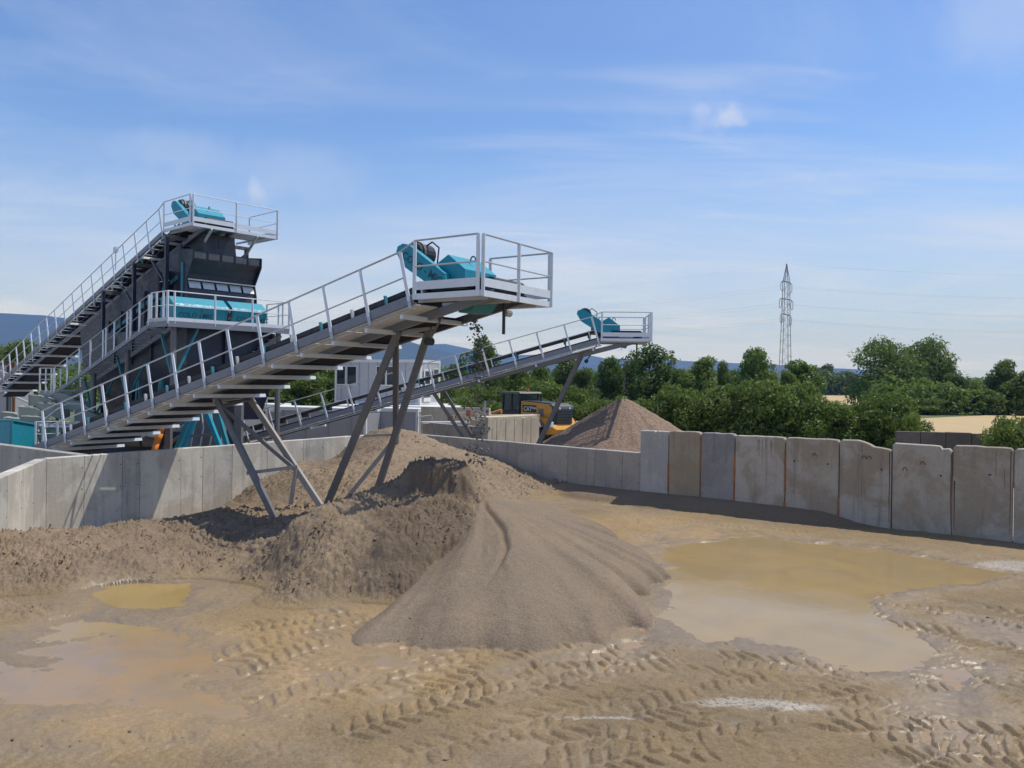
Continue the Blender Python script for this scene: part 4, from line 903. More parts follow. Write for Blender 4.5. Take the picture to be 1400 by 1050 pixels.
    rail_run(root, [F(ft+.03, fw0, zd), F(ft+.35, fw0, zd), F(ft+.9, fw0, zd), F(.35, fw0, zd)], .56, 1.08, mat='galvanised_white')
    # inclined walkway beside the screen
    sl = .285; wz = lambda t: zd - sl*(t-.4)
    for w in (fw0, -.45): MB().bar(F(.4, w, wz(.4)-.12), F(10.2, w, wz(10.2)-.12), .06, .18).build('stringer', 'channel_grey', root)
    t = .6
    while t < 10.1:
        MB().prism([F(t, fw0+.05, wz(t)-.06), F(t+.24, fw0+.05, wz(t)-.06), F(t+.24, fw0+.05, wz(t)-.03), F(t, fw0+.05, wz(t)-.03)], F.c*.82).build('tread', 'galvanised', root); t += .42
    rail_run(root, [F(t_, fw0-.02, wz(t_)) for t_ in (.5, 1.3, 2.1, 2.4, 3.6, 4.4, 4.7, 6.0, 7.2, 8.6, 10.1)], .52, 1.05, mat='galvanised')
    zl = wz(10.2)      # lower landing
    for i in range(3): MB().prism([F(10.2+.62*i, fw0, zl-.05), F(10.8+.62*i, fw0, zl-.05), F(10.8+.62*i, fw0, zl-.01), F(10.2+.62*i, fw0, zl-.01)], F.c*1.9).build('deck_panel', 'galvanised', root)
    MB().bar(F(10.15, fw0, zl-.12), F(12.05, fw0, zl-.12), .06, .18).build('edge_beam', 'channel_grey', root)
    rail_run(root, [F(q, fw0-.02, zl) for q in (10.2, 10.5, 11.2, 12.0)], .52, 1.05); rail_run(root, [F(12.05, fw0+q, zl) for q in (0, .9, 1.8)], .52, 1.05)
    MB().bar(F(10.4, fw0+.2, zl-.1), F(10.4, fw0+.2, 0), .12, .12, F.d).build('column', 'leg_steel', root); MB().bar(F(11.9, fw0+.2, zl-.1), F(11.9, fw0+.2, 0), .12, .12, F.d).build('column', 'leg_steel', root)
    # hopper under the screen
    r = lambda t0, t1, a, b, z: [F(t0, a, z), F(t1, a, z), F(t1, b, z), F(t0, b, z)]
    MB().loft([r(-.35, 9.5, -.30, 3.3, 5.60), r(-.35, 9.5, -.30, 3.3, 4.2), r(.6, 8.4, .3, 2.6, 2.2), r(.8, 8.2, .5, 2.4, .4)]).build('hopper', 'navy_steel', root)
    MB().loft([r(-.5, .9, 1.2, 3.4, 5.55), r(-.5, .9, 1.2, 3.4, 3.8), r(-.1, .7, 1.6, 3.0, 2.0)]).build('hopper', 'navy_steel', root)
    for t in (.9, 2.6, 4.4, 6.2): MB().bar(F(t, -.33, 5.4), F(t, -.33, 4.2), .10, .06, F.c).build('hopper_rib', 'navy_plate', root)
    # columns and teal braces below the platform
    for t, w in ((-.75, -1.0), (-.75, 3.4), (3.2, -1.0), (6.6, -1.0)):
        cz = zd-.2 if t < 0 else wz(t)-.2
        MB().tube(F(t, w, cz), F(t, w, 0), .11, 10).build('column', 'leg_steel', root)
        MB().bar(F(t, w+.05, cz-1.9), F(t, w+(.95 if w < 0 else -.95), cz-.02), .08, .08).build('knee_brace', 'teal_dull', root)
        MB().bar(F(t+.05, w, cz-1.9), F(t+1.0, w, cz-.25), .08, .08).build('knee_brace', 'teal_dull', root)
    for t in (1.0, 3.0): MB().bar(F(t, -.5, 1.0), F(t+.35, -.45, 3.6), .10, .10).build('knee_brace', 'teal_dull', root); MB().bar(F(t+.8, -.5, 1.0), F(t+.45, -.45, 3.6), .10, .10).build('knee_brace', 'teal_dull', root); MB().bar(F(t+.15, -.5, 2.1), F(t+.65, -.5, 2.1), .09, .09).build('knee_brace', 'teal_dull', root)
    # stair flight at the right of the hopper
    for k in range(9): MB().prism([F(-.75, 3.3-.23*k, 5.45-.17*k), F(-.2, 3.3-.23*k, 5.45-.17*k), F(-.2, 3.3-.23*k, 5.48-.17*k), F(-.75, 3.3-.23*k, 5.48-.17*k)], F.c*.2).build('stair_tread', 'galvanised_white', root)
    for t in (-.77, -.17): MB().bar(F(t, 3.5, 5.5), F(t, 1.2, 3.8), .04, .2).build('stair_stringer', 'leg_steel', root)
    return root
screen_tower()

# ------------------------------------------------------------------ machinery below and behind the near conveyor
def chute_cluster():
    root = thing('chute_cluster', P(90, 600, 33), 'cluster of grey green box chutes below the steep feed conveyor', 'chutes')
    rng = random.Random(4)
    spots = [(62, 548, 35, .85), (95, 545, 35.3, .85), (48, 565, 34.2, .9), (75, 560, 34.4, .95), (112, 556, 34.8, .9), (30, 580, 33.4, .9), (55, 578, 33.6, 1.0), (125, 570, 34.3, .9), (138, 580, 34.2, .8), (20, 570, 34.4, .7), (38, 594, 33, .8)]
    for (px, py, D, s) in spots:
        p = P(px, py, D); a = rng.uniform(-.35, .35); ex = Vector((math.cos(a), math.sin(a), 0)); ey = Vector((-math.sin(a), math.cos(a), 0))
        t = rng.uniform(.1, .35); dn = (ex*math.cos(t) - UP*math.sin(t)*.4).normalized()
        rings = [[p + dn*(-.62*s) + ey*(.40*s*u) + UP*(.26*s*v) for u, v in ((-1, -1), (1, -1), (1, 1), (-1, 1))], [p + dn*(.1*s) + ey*(.40*s*u) + UP*(.26*s*v) for u, v in ((-1, -1), (1, -1), (1, 1), (-1, 1))], [p + dn*(.55*s) - UP*.14*s + ey*(.30*s*u) + UP*(.22*s*v) for u, v in ((-1, -1), (1, -1), (1, 1), (-1, 1))]]
        ch = MB().loft(rings).build('box_chute', 'chute_green', root)
        MB().bar(p + dn*(-.62*s) - ey*.42*s, p + dn*(-.62*s) + ey*.42*s, .05, .56*s, UP).build('flange', 'worn_plate' if rng.random() > .6 else 'chute_green', ch)
    c = P(112, 602, 31.5); n = 18
    MB().loft([[c + Vector((1.6*math.cos(q), 1.0*math.sin(q), z)) for q in np.linspace(0, 2*math.pi, n, endpoint=False)] for z in (-1.6, .55)]).build('round_tank', 'chute_green', root)
    MB().path([c + Vector((1.66*math.cos(q), 1.05*math.sin(q), .58)) for q in np.linspace(0, 2*math.pi, 19)], .05, 6).build('tank_rim', 'galvanised', root)
    MB().path([P(35, 602, 31) + Vector((0, 0, 0)), P(50, 582, 31), P(75, 562, 31.2), P(92, 552, 31.4), P(110, 553, 31.6), P(128, 562, 31.8)], .035, 6).build('bent_pipe', 'galvanised', root)
    rail_run(root, [P(48, 612, 29), P(58, 612, 29.2), P(78, 611, 29.5), P(112, 612, 30)], .5, .95)
    return root
chute_cluster()
tk = thing('teal_tank', P(20, 640, 29), 'bright teal steel box at the left edge behind the low wall', 'tank')
a0 = P(-45, 575, 29.8); b0 = P(16, 576, 28.2); c0 = P(50, 582, 30.5)
MB().add([a0, b0, c0, a0+(c0-b0), Vector((a0.x, a0.y, 0)), Vector((b0.x, b0.y, 0)), Vector((c0.x, c0.y, 0)), Vector((a0.x+c0.x-b0.x, a0.y+c0.y-b0.y, 0))], [(0, 1, 2, 3), (0, 4, 5, 1), (1, 5, 6, 2), (2, 6, 7, 3), (3, 7, 4, 0), (4, 7, 6, 5)]).build('shell', 'teal', tk)
for p in (a0, b0, c0): MB().bar(p + Vector((0, -.02, .03)), Vector((p.x, p.y-.02, 0)), .07, .07, (1, 0, 0)).build('corner_post', 'teal_dull', tk)
MB().path([a0+UP*.03, b0+UP*.03, c0+UP*.03], .045, 6).build('rim', 'teal_dull', tk)

sup = thing('teal_trestle', P(275, 620, 26), 'teal trestle legs under the near conveyor behind the wall', 'trestle')
for (a, b, m_) in (((272, 560, 26.5), (247, 622, 26.3), 'teal'), ((281, 560, 26.5), (305, 622, 26.4), 'teal'), ((297, 562, 27.2), (314, 622, 27.0), 'teal_dull'), ((262, 566, 27.2), (238, 622, 27.0), 'teal_dull')):
    MB().bar(P(*a), P(*b), .14, .14, (0.2, 1, 0)).build('leg', m_, sup)
MB().bar(P(262, 560, 26.6), P(300, 560, 27), .12, .14).build('cap_beam', 'leg_steel', sup); MB().bar(P(258, 596, 26.4), P(296, 594, 26.5), .08, .08).build('tie', 'leg_steel', sup)
pp = thing('orange_pipe', P(212, 620, 27), 'orange bent plastic pipe standing behind the pale wall', 'pipe')
MB().path([P(222, 566, 27), P(221, 580, 27), P(219, 592, 27), P(214, 606, 27), P(209, 624, 27)], .11, 10).build('hose', 'orange_plastic', pp, True)
MB().tube(P(210, 617, 26.95), P(208, 624, 26.95), .15, 10).build('collar', 'orange_plastic', pp)
for px, D, lb, w in ((231, 27.2, 'dark steel post beside the orange pipe', .2), (327, 28.5, 'thick dark steel column behind the first conveyor legs', .26)):
    q = P(px, 540, D); t_ = thing('steel_column', Vector((q.x, q.y, 0)), lb, 'column'); MB().bar(q, Vector((q.x, q.y, 0)), w, w, (1, 0, 0)).build('shaft', 'leg_steel', t_); MB().box((q.x, q.y, .03), (w, 0, 0), (0, w, 0), (0, 0, .03)).build('base_plate', 'leg_steel', t_)
# pump skid and pipework in the shade under the conveyor
sk = thing('pump_skid', P(190, 620, 28), 'grey pumps and pipes crowded in shade under the near conveyor', 'pump skid')
rr = random.Random(9)
MB().box(P(180, 606, 29), (2.2, 0, 0), (0, .7, 0), (0, 0, .5)).build('skid_frame', 'navy_steel', sk)
for i in range(7):
    a = P(150+rr.uniform(0, 110), 585+rr.uniform(0, 22), 27.6+rr.uniform(0, 1.5)); MB().tube(a, a+Vector((rr.uniform(-.8, .8), rr.uniform(-.3, .3), rr.uniform(-.5, .4))), rr.uniform(.04, .10), 8).build('pipe', rr.choice(['galvanised', 'machine_grey', 'leg_steel']), sk)
for px in (172, 196): MB().tube(P(px, 600, 28), P(px, 600, 28)+Vector((.5, .1, 0)), .28, 12).build('pump', 'machine_grey', sk)
for px in (262, 275, 288, 302): MB().path([P(px, 560, 27.5), P(px+3, 585, 27.4), P(px-2, 612, 27.3)], .03, 6).build('hose', 'galvanised', sk)
MB().box(P(250, 590, 31), (1.6, 0, 0), (0, .3, 0), (0, 0, 1.1)).build('cabinet', 'machine_grey', sk)

# white platform machine beyond the wall
wm = thing('white_feeder', P(350, 600, 44), 'white feeder hopper with barred parapet seen under the near conveyor', 'feeder')
def wb(px0, px1, py0, py1, D, dep, mat, nm):
    a = P(px0, py1, D); b = P(px1, py0, D); MB().abox(a.x, b.x, D, D+dep, a.z, b.z).build(nm, mat, wm)
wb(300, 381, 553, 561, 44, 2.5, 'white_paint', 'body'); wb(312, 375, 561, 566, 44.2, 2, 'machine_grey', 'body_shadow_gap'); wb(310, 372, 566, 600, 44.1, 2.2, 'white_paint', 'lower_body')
wb(300, 381, 543.5, 545, 44, .12, 'white_paint', 'parapet_rail')
for px in (303, 320, 335, 348, 363, 379): wb(px, px+2, 545, 553, 44.01, .08, 'white_paint', 'parapet_post')
wb(375, 425, 560, 566, 45, 2, 'white_paint', 'side_bin'); wb(372, 420, 566, 590, 45.2, 1.8, 'grey_panel', 'side_panel')
wb(362, 398, 560.5, 563, 43.6, .3, 'white_paint', 'cross_rail')
bs = thing('brick_stack', P(373, 605, 38), 'small stack of red bricks peeking over the pale wall', 'bricks')
for i in range(3):
    for j in range(4):
        q = P(365+5*j-2*(i % 2), 611-5.2*i, 38); MB().box(q, (.085, 0, 0), (0, .12, 0), (0, 0, .085)).build('brick', 'brick_red', bs)

# ------------------------------------------------------------------ site office and grey boxes
def boxthing(name, label, cat, corner, u, v, lu, lv, z0, z1, mat, endmat, topmat, group=None):
    u = Vector((u[0], u[1], 0)).normalized(); v = Vector((v[0], v[1], 0)).normalized(); c = Vector((corner[0], corner[1], 0))
    root = thing(name, c + UP*z0, label, cat, group); q = lambda a, b, z: c + u*a + v*b + UP*z
    MB().prism([q(.02, .02, z0), q(lu-.02, .02, z0), q(lu-.02, .02, z1-.02), q(.02, .02, z1-.02)], v*(lv-.04)).build('wall', mat, root)
    for a, b in ((0, 0), (lu, 0), (0, lv), (lu, lv)): MB().box(q(a + (.06 if a == 0 else -.06), b + (.06 if b == 0 else -.06), (z0+z1)/2), u*.07, v*.07, UP*(z1-z0)/2).build('corner_post', endmat, root)
    for z in (z0+.07, z1-.08):
        for b in (0.045, lv-.045): MB().bar(q(.13, b, z), q(lu-.13, b, z), .10, .14).build('edge_rail', topmat, root)
        for a in (0.045, lu-.045): MB().bar(q(a, .1, z), q(a, lv-.1, z), .10, .14).build('edge_rail', topmat, root)
    MB().prism([q(-.01, -.01, z1-.01), q(lu+.01, -.01, z1-.01), q(lu+.01, lv+.01, z1-.01), q(-.01, lv+.01, z1-.01)], UP*.04).build('roof', topmat, root)
    return root, q, u, v
oc = P(574, 560, 50.0); ou = (-.90, .43); ov = (.43, .90)
off, q, u, v = boxthing('site_office', 'grey white site office cabin with paired windows on raised boxes', 'cabin', (oc.x, oc.y), ou, ov, 6.7, 2.44, 2.15, 5.0, 'cabin_grey', 'white_paint', 'white_paint')
for (a, b) in ((5.85, 6.5), (4.95, 5.65), (2.65, 3.3), (1.9, 2.5)):      # long side windows
    w = MB().prism([q(a-.07, -.04, 3.32), q(b+.07, -.04, 3.32), q(b+.07, -.04, 4.62), q(a-.07, -.04, 4.62)], v*.07).build('window', 'white_paint', off)
    MB().prism([q(a, -.055, 3.40), q(b, -.055, 3.40), q(b, -.055, 4.55), q(a, -.055, 4.55)], v*.012).build('pane', 'window_glass', w)
for i in range(9): MB().bar(q(.4+.72*i, -.004, 2.3), q(.4+.72*i, -.004, 4.85), .02, .02, v).build('panel_joint', 'grey_panel', off)
dr = MB().prism([q(-.035, .35, 2.35), q(-.035, 1.2, 2.35), q(-.035, 1.2, 4.45), q(-.035, .35, 4.45)], u*-.03).build('door', 'white_paint', off)
MB().prism([q(-.07, .5, 3.5), q(-.07, 1.05, 3.5), q(-.07, 1.05, 4.3), q(-.07, .5, 4.3)], u*-.012).build('pane', 'window_glass', dr)
wn = MB().prism([q(-.035, 1.5, 3.4), q(-.035, 2.15, 3.4), q(-.035, 2.15, 4.5), q(-.035, 1.5, 4.5)], u*-.03).build('window', 'white_paint', off); MB().prism([q(-.07, 1.57, 3.47), q(-.07, 2.08, 3.47), q(-.07, 2.08, 4.43), q(-.07, 1.57, 4.43)], u*-.012).build('pane', 'window_glass', wn)
for a in (6.4, 6.0): MB().tube(q(a, .3, 5.0), q(a, .3, 5.28), .06, 8).build('roof_vent', 'white_paint', off)
for (px, D, lu, lb) in ((500, 42.0, 6.2, 'long grey steel box left of the sand heap behind the wall'), (571, 43.0, 2.7, 'short grey steel box with white edge right of the long one')):
    cc = P(px, 590, D); bt, q, u, v = boxthing('steel_box', lb, 'steel box', (cc.x, cc.y), (-.95, .30), (.30, .95), lu, 2.3 if lu > 3 else 2.2, 0, 2.12, 'grey_panel', 'white_paint', 'white_paint', 'grey steel boxes under the cabin')
    for i in range(int(lu/1.5)): MB().bar(q(.9+1.4*i, -.01, .1), q(.9+1.4*i, -.01, 1.95), .05, .03, v).build('stiffener', 'grey_panel', bt)
sl = thing('cabin_base', P(560, 590, 49), 'pale steel deck frame carrying the site office', 'deck frame')
A = P(470, 600, 47.5); MB().abox(-10.6, -3.2, 47.4, 54.6, 1.98, 2.14).build('deck', 'white_paint', sl)
for xx in (-10.3, -7.0, -3.5):
    for yy in (47.8, 54.2): MB().abox(xx-.1, xx+.1, yy-.1, yy+.1, 0, 1.98).build('leg', 'grey_panel', sl)

# ------------------------------------------------------------------ feed bunker behind the low wall
bk = thing('feed_bunker', P(650, 610, 38), 'stained concrete feed bunker with a sunlit cream side left of the loader', 'bunker')
def vwall(p, q_, z1, th, mat, nm, par=bk, z0=-.1):
    p, q_ = Vector((p[0], p[1], 0)), Vector((q_[0], q_[1], 0)); d = (q_-p).normalized(); n = Vector((-d.y, d.x, 0))
    return MB().prism([p+UP*z0, q_+UP*z0, q_+UP*z1, p+UP*z1], n*th).build(nm, mat, par)
cA = P(667, 600, 35.5); cB = P(737, 600, 38.6); cC = P(578, 600, 39.5)
n_p = 6
for i in range(n_p):
    a = cA.lerp(cB, i/n_p); b = cA.lerp(cB, (i+1)/n_p-.012); vwall(a, b, 2.0-.03*i/n_p, .35, 'concrete_cream', 'panel')
for i in range(5):
    a = cC.lerp(cA, i/5); b = cC.lerp(cA, (i+1)/5-.01); vwall(a, b, 1.62, .3, 'concrete_bay', 'panel')
vwall(cB, cB+Vector((-1.2, 2.8, 0)), 1.9, .25, 'white_paint', 'end_plate')
vwall(P(575, 600, 42.5), P(668, 600, 41.5), 2.3, .3, 'concrete_cream', 'back_wall'); vwall(P(668, 600, 41.4), P(738, 600, 43), 1.95, .3, 'concrete_cream', 'back_wall')
gA = Vector((cA.x, cA.y, 2.01)); gB = Vector((cB.x, cB.y, 2.01)); MB().prism([gA + Vector((0, .1, 0)), gB + Vector((-.1, .2, 0)), gB + Vector((-.3, 1.0, .0)), gA + Vector((-.5, 1.2, 0))], UP*.07).build('ledge', 'concrete_cream', bk)
MB().bar(P(576, 578, 39), P(640, 577, 40.5), .4, .1).build('ledge', 'white_paint', bk); MB().bar(P(663, 548, 36), P(663, 590, 36), .12, .10, (1, 0, 0)).build('post', 'galvanised', bk)
MB().path([P(570, 600, 38.5)+UP*.1, P(571, 570, 38.5), P(590, 568, 38.6), P(591, 575, 38.6)], .03, 6).build('handrail', 'galvanised', bk)
for i in range(14):
    p = P(615+rr.uniform(0, 42), 569+rr.uniform(-4, 5), 41+rr.uniform(-.5, .5)); MB().box(p, (rr.uniform(.08, .22), rr.uniform(-.1, .1), 0), (0, .12, 0), (0, rr.uniform(-.05, .05), rr.uniform(.05, .18))).build('rubble', rr.choice(['concrete_cream', 'brick_red', 'concrete_rough']), bk)

# ------------------------------------------------------------------ wheel loader behind the bunker
def wheel_loader():
    o = P(757, 600, 42.5); o = Vector((o.x, o.y, 0)); f = Vector((-.64, .77, 0)).normalized(); r = Vector((.77, .64, 0)).normalized()
    q = lambda a, b, z: o + f*a + r*b + UP*z
    root = thing('wheel_loader', q(2, .6, 0), 'yellow and black wheel loader parked between the bunker and the gravel cone', 'wheel loader')
    Wd = 1.4
    hood = MB().prism([q(.25, 0, 1.15), q(.12, 0, 2.36), q(.35, 0, 2.50), q(2.75, 0, 2.62), q(2.75, 0, 1.25)], r*Wd).build('hood', 'machine_yellow', root)
    MB().prism([q(.1, .05, 2.40), q(2.7, .05, 2.63), q(2.7, .05, 2.66), q(.3, .05, 2.56)], r*(Wd-.1)).build('hood_top', 'machine_black', hood)
    MB().prism([q(1.45, -.012, 2.02), q(2.55, -.012, 2.02), q(2.62, -.012, 2.42), q(1.45, -.012, 2.42)], r*.012).build('badge_panel', 'machine_black', hood)
    text_part('CAT', 'white_print', root, q(2.50, -.02, 2.09), -f, UP, .36); text_part('950M', 'white_print', root, q(1.82, -.02, 2.20), -f, UP, .17)
    MB().prism([q(.85, -.012, 1.85), q(1.25, -.012, 1.85), q(1.25, -.012, 2.25), q(.85, -.012, 2.25)], r*.012).build('air_intake', 'machine_grey', hood)
    g = MB().prism([q(.0, .18, 1.25), q(.0, Wd-.05, 1.25), q(-.04, Wd-.05, 2.25), q(-.04, .18, 2.25)], f*.2).build('radiator_grille', 'machine_grey', root)
    for k in range(6): MB().bar(q(-.05, .22, 1.36+.15*k), q(-.05, Wd-.1, 1.36+.15*k), .03, .04).build('grille_bar', 'machine_black', g)
    MB().prism([q(.22, -.01, 1.30), q(-.02, -.01, 1.30), q(-.06, -.01, 2.34), q(.16, -.01, 2.38)], r*.2).build('rear_post', 'machine_black', root)
    MB().prism([q(-.08, 0, 2.26), q(.4, 0, 2.42), q(.4, 0, 2.54), q(-.06, 0, 2.40)], r*Wd).build('hood_rear', 'machine_grey', root)
    for b in (.35, Wd-.3): MB().tube(q(-.09, b, 2.30), q(-.04, b, 2.30), .06, 10).build('tail_light', 'white_print', root)
    MB().prism([q(1.3, -.25, .75), q(-.25, -.25, .95), q(-.48, -.25, 1.18), q(-.10, -.25, 1.32), q(.25, -.25, 1.75), q(1.3, -.25, 1.75)], r*(Wd+.5)).build('counterweight', 'machine_yellow', root)
    for b in (-.27, Wd+.2): MB().box(q(-.12, b, 1.45), f*.06, r*.08, UP*.14).build('lamp_box', 'white_print', root)
    # rear fenders, wheels
    for side in (-1, 1):
        b0 = -.62 if side < 0 else Wd+.05
        fd = [(1.25 + .95*math.cos(a), .80 + .95*math.sin(a)) for a in np.linspace(.5, 2.6, 9)]
        MB().prism([q(a, b0, z) for a, z in fd] + [q(1.25+(a-1.25)*.93, b0, .80+(z-.80)*.93) for a, z in fd[::-1]], r*.58).build('fender', 'machine_grey', root)
        for a in (1.25, 4.55):
            wv = MB().tube(q(a, b0, .78), q(a, b0+.56, .78), .78, 20).build('wheel', 'rubber', root)
            MB().tube(q(a, b0-.01 if side < 0 else b0+.55, .78), q(a, b0+.01 if side < 0 else b0+.58, .78), .38, 14).build('rim', 'machine_yellow', wv)
            for k in range(14):
                an = 2*math.pi*k/14; MB().box(q(a + .79*math.cos(an), b0+.28, .78 + .79*math.sin(an)), r*.28, f*(.05*math.sin(an)) - UP*(.05*math.cos(an)), f*(.04*math.cos(an)) + UP*(.04*math.sin(an))).build('lug', 'rubber', wv)
    # cab
    ca, cb, z0, z1 = 2.85, 4.35, 1.55, 3.12
    cabp = MB().prism([q(ca, -.05, 1.3), q(cb, -.05, 1.3), q(cb, -.05, 2.12), q(ca, -.05, 2.12)], r*(Wd+.1)).build('cab_base', 'machine_black', root)
    for a, b in ((ca, -.02), (cb, -.02), (ca, Wd), (cb, Wd), (3.55, -.02)): MB().bar(q(a, b, 2.1), q(a + (.05 if a == ca else -.05 if a == cb else 0), b, 3.05), .10, .10, f).build('cab_pillar', 'machine_black', root)
    for (p1, p2, p3, p4) in ((q(ca+.1, -.01, 2.14), q(cb-.1, -.01, 2.14), q(cb-.12, -.01, 3.0), q(ca+.1, -.01, 3.0)), (q(ca-.01, .1, 2.14), q(ca-.01, Wd-.1, 2.14), q(ca+.03, Wd-.1, 3.0), q(ca+.03, .1, 3.0)), (q(cb, .1, 2.14), q(cb, Wd-.1, 2.14), q(cb-.04, Wd-.1, 3.0), q(cb-.04, .1, 3.0)), (q(ca+.1, Wd, 2.14), q(cb-.1, Wd, 2.14), q(cb-.12, Wd, 3.0), q(ca+.1, Wd, 3.0))):
        MB().add([p1, p2, p3, p4, p1+r*.01, p2+r*.01, p3+r*.01, p4+r*.01], [(0, 1, 2, 3), (7, 6, 5, 4), (0, 4, 5, 1), (1, 5, 6, 2), (2, 6, 7, 3), (3, 7, 4, 0)]).build('cab_window', 'cab_glass', root)
    MB().prism([q(ca-.15, -.12, 3.05), q(cb+.2, -.12, 3.05), q(cb+.15, -.12, 3.14), q(ca-.05, -.12, 3.14)], r*(Wd+.24)).build('cab_roof', 'machine_grey', root)
    MB().box(q(3.5, .6, 2.35), f*.22, r*.25, UP*.40).build('seat', 'machine_black', root)
    bc = MB().tube(q(3.0, .7, 3.14), q(3.0, .7, 3.34), .09, 10).build('beacon', 'orange_beacon', root); MB().tube(q(3.0, .7, 3.12), q(3.0, .7, 3.16), .11, 10).build('beacon_base', 'machine_black', bc)
    MB().tube(q(2.2, 1.0, 2.6), q(2.2, 1.0, 3.0), .06, 8).build('exhaust', 'machine_black', root)
    # front frame, lift arms and bucket
    MB().box(q(5.0, Wd/2, 1.25), f*.75, r*.35, UP*.45).build('front_frame', 'machine_yellow', root)
    for b in (.25, Wd-.25): MB().path([q(4.8, b, 2.0), q(5.8, b, 1.75), q(6.6, b, .9)], .12, 6).build('lift_arm', 'machine_yellow', root)
    bk_ = [(6.5, .15), (7.4, .10), (7.45, .18), (6.75, .35), (6.65, .75), (6.9, 1.25), (6.8, 1.28), (6.5, .85)]
    MB().prism([q(a, -.6, z) for a, z in bk_], r*(Wd+1.2)).build('bucket', 'machine_grey', root)
simple('orange_beacon', (0.75, 0.16, 0.05), 0.35, 0, 0.05)
m, T = newmat('cab_glass'); principled(T, Base_Color=(0.10, 0.13, 0.14, 1), Roughness=0.05, Alpha=0.55)
wheel_loader()

# ------------------------------------------------------------------ gravel cone, falling gravel
def cone_pile(name, label, cx, cy, zt, rad, slope):
    n, k = 140, 220; rs = np.linspace(0, rad, n); an = np.linspace(0, 2*math.pi, k, endpoint=False); R_, A_ = np.meshgrid(rs, an, indexing='ij')
    x = cx + R_*np.cos(A_); y = cy + R_*np.sin(A_); z = zt - slope*np.sqrt(R_**2 + .30**2) + slope*.30
    z = z*1.0 + sstep(.2, 1.5, R_)*(.10*fbm(x, y, .7, 4, seed=7) + .035*vnoise(A_*18, R_*.4, 3)) + .025*fbm(x, y, 5, 3, seed=9)
    ids = np.arange(n*k).reshape(n, k); q = np.stack([ids[:-1, :], ids[1:, :], np.roll(ids[1:, :], -1, 1), np.roll(ids[:-1, :], -1, 1)], -1).reshape(-1, 4)
    return tag(link(name, np_mesh(name, np.c_[x.ravel(), y.ravel(), np.maximum(z, -.3).ravel()], q, 'gravel')), label, 'gravel pile')
ga = P(853, 545, 35.0); cone_pile('gravel_pile', 'cone of brown gravel under the farther conveyor head behind the wall', ga.x, ga.y, ga.z, 5.2, .62)
def falling(name, label, top, bot, n, w0, w1, s0, s1, seed):
    rg = np.random.default_rng(seed); V = []; Fq = []; base = np.array([(1, 0, 0), (-1, 0, 0), (0, 1, 0), (0, -1, 0), (0, 0, 1), (0, 0, -1)], float)
    tri = np.array([(0, 2, 4), (2, 1, 4), (1, 3, 4), (3, 0, 4), (2, 0, 5), (1, 2, 5), (3, 1, 5), (0, 3, 5)])
    for i in range(n):
        u = rg.random()**.85; c = np.array(top)*(1-u) + np.array(bot)*u; w = w0 + (w1-w0)*u
        c = c + np.array([rg.normal()*w, rg.normal()*w, rg.normal()*.04]); s = rg.uniform(s0, s1)*rg.choice([.6, 1, 1, 1.5])
        Q = np.linalg.qr(rg.normal(size=(3, 3)))[0]; v = base*rg.uniform(.6, 1.3, (6, 1))*np.array([s, s*.7, s*.55])
        V.append(v@Q.T + c); Fq.append(tri + 6*i)
    return tag(link(name, np_mesh(name, np.vstack(V), np.vstack(Fq), 'stone', False)), label, 'gravel', kind='stuff')
tp_ = F1(1.05, 1.33, 5.15)
falling('falling_gravel', 'loose stones falling from the near conveyor head', tp_, (tp_.x+.08, tp_.y-.02, 1.7), 330, .06, .17, .022, .05, 5)
tp3 = F3(1.15, 1.3, 5.25); falling('falling_gravel', 'thin trickle of gravel dropping from the farther conveyor head', tp3, (ga.x+.1, ga.y-.1, 3.0), 90, .04, .10, .02, .045, 6)

# ------------------------------------------------------------------ dark wall at the field edge, far-left clutter, house, pylon
dw = thing('field_wall', P(1300, 610, 34.5), 'dark weathered block wall in front of the wheat field', 'wall')
p0 = P(1225, 600, 35.2); p1 = P(1440, 600, 33.0)
for i in range(6):
    a = p0.lerp(p1, i/6); b = p0.lerp(p1, (i+1)/6-.004); vwall(a, b, 1.73+.015*(i % 3), .4, 'concrete_dark', 'block', dw)
def far_left():
    rc = thing('rusty_container', P(5, 530, 62), 'rust edged grey container at the far left edge', 'container'); a = P(-60, 540, 62); b = P(20, 497, 62)
    MB().abox(a.x, b.x, 62, 64.5, 0, b.z).build('body', 'grey_panel', rc)
    for x_ in (a.x, b.x-.2): MB().abox(x_-.03, x_+.23, 61.95, 62.1, 0, b.z+.04).build('corner_post', 'rust', rc)
    MB().abox(a.x, b.x, 61.94, 62.08, b.z-.12, b.z+.08).build('top_rail', 'rust', rc); MB().abox(P(9, 540, 62).x, P(10, 540, 62).x+.1, 61.96, 62.05, 0, b.z).build('joint', 'machine_black', rc)
    gw = thing('low_gantry', P(10, 560, 52), 'thin grey railed gantry running off the left edge', 'gantry'); pts = [P(-60, 500, 50) , P(-10, 513, 50), P(15, 523, 51), P(38, 533, 52)]
    MB().path([p - UP*.1 for p in pts], .10, 6).build('beam', 'galvanised', gw); MB().path([p + UP*.5 for p in pts], .04, 6).build('handrail', 'galvanised', gw)
    MB().path([p - UP*.8 for p in pts], .08, 6).build('beam', 'galvanised', gw)
    for p in pts[:-1]: MB().bar(p - UP*.8, p + UP*.5, .06, .06, (1, 0, 0)).build('post', 'galvanised', gw); MB().bar(p - UP*.8, Vector((p.x, p.y, 0)), .12, .12, (1, 0, 0)).build('leg', 'leg_steel', gw)
far_left()
ho = thing('house', P(852, 530, 210), 'red roofed house among the far trees', 'house'); hp = P(850, 516, 210)
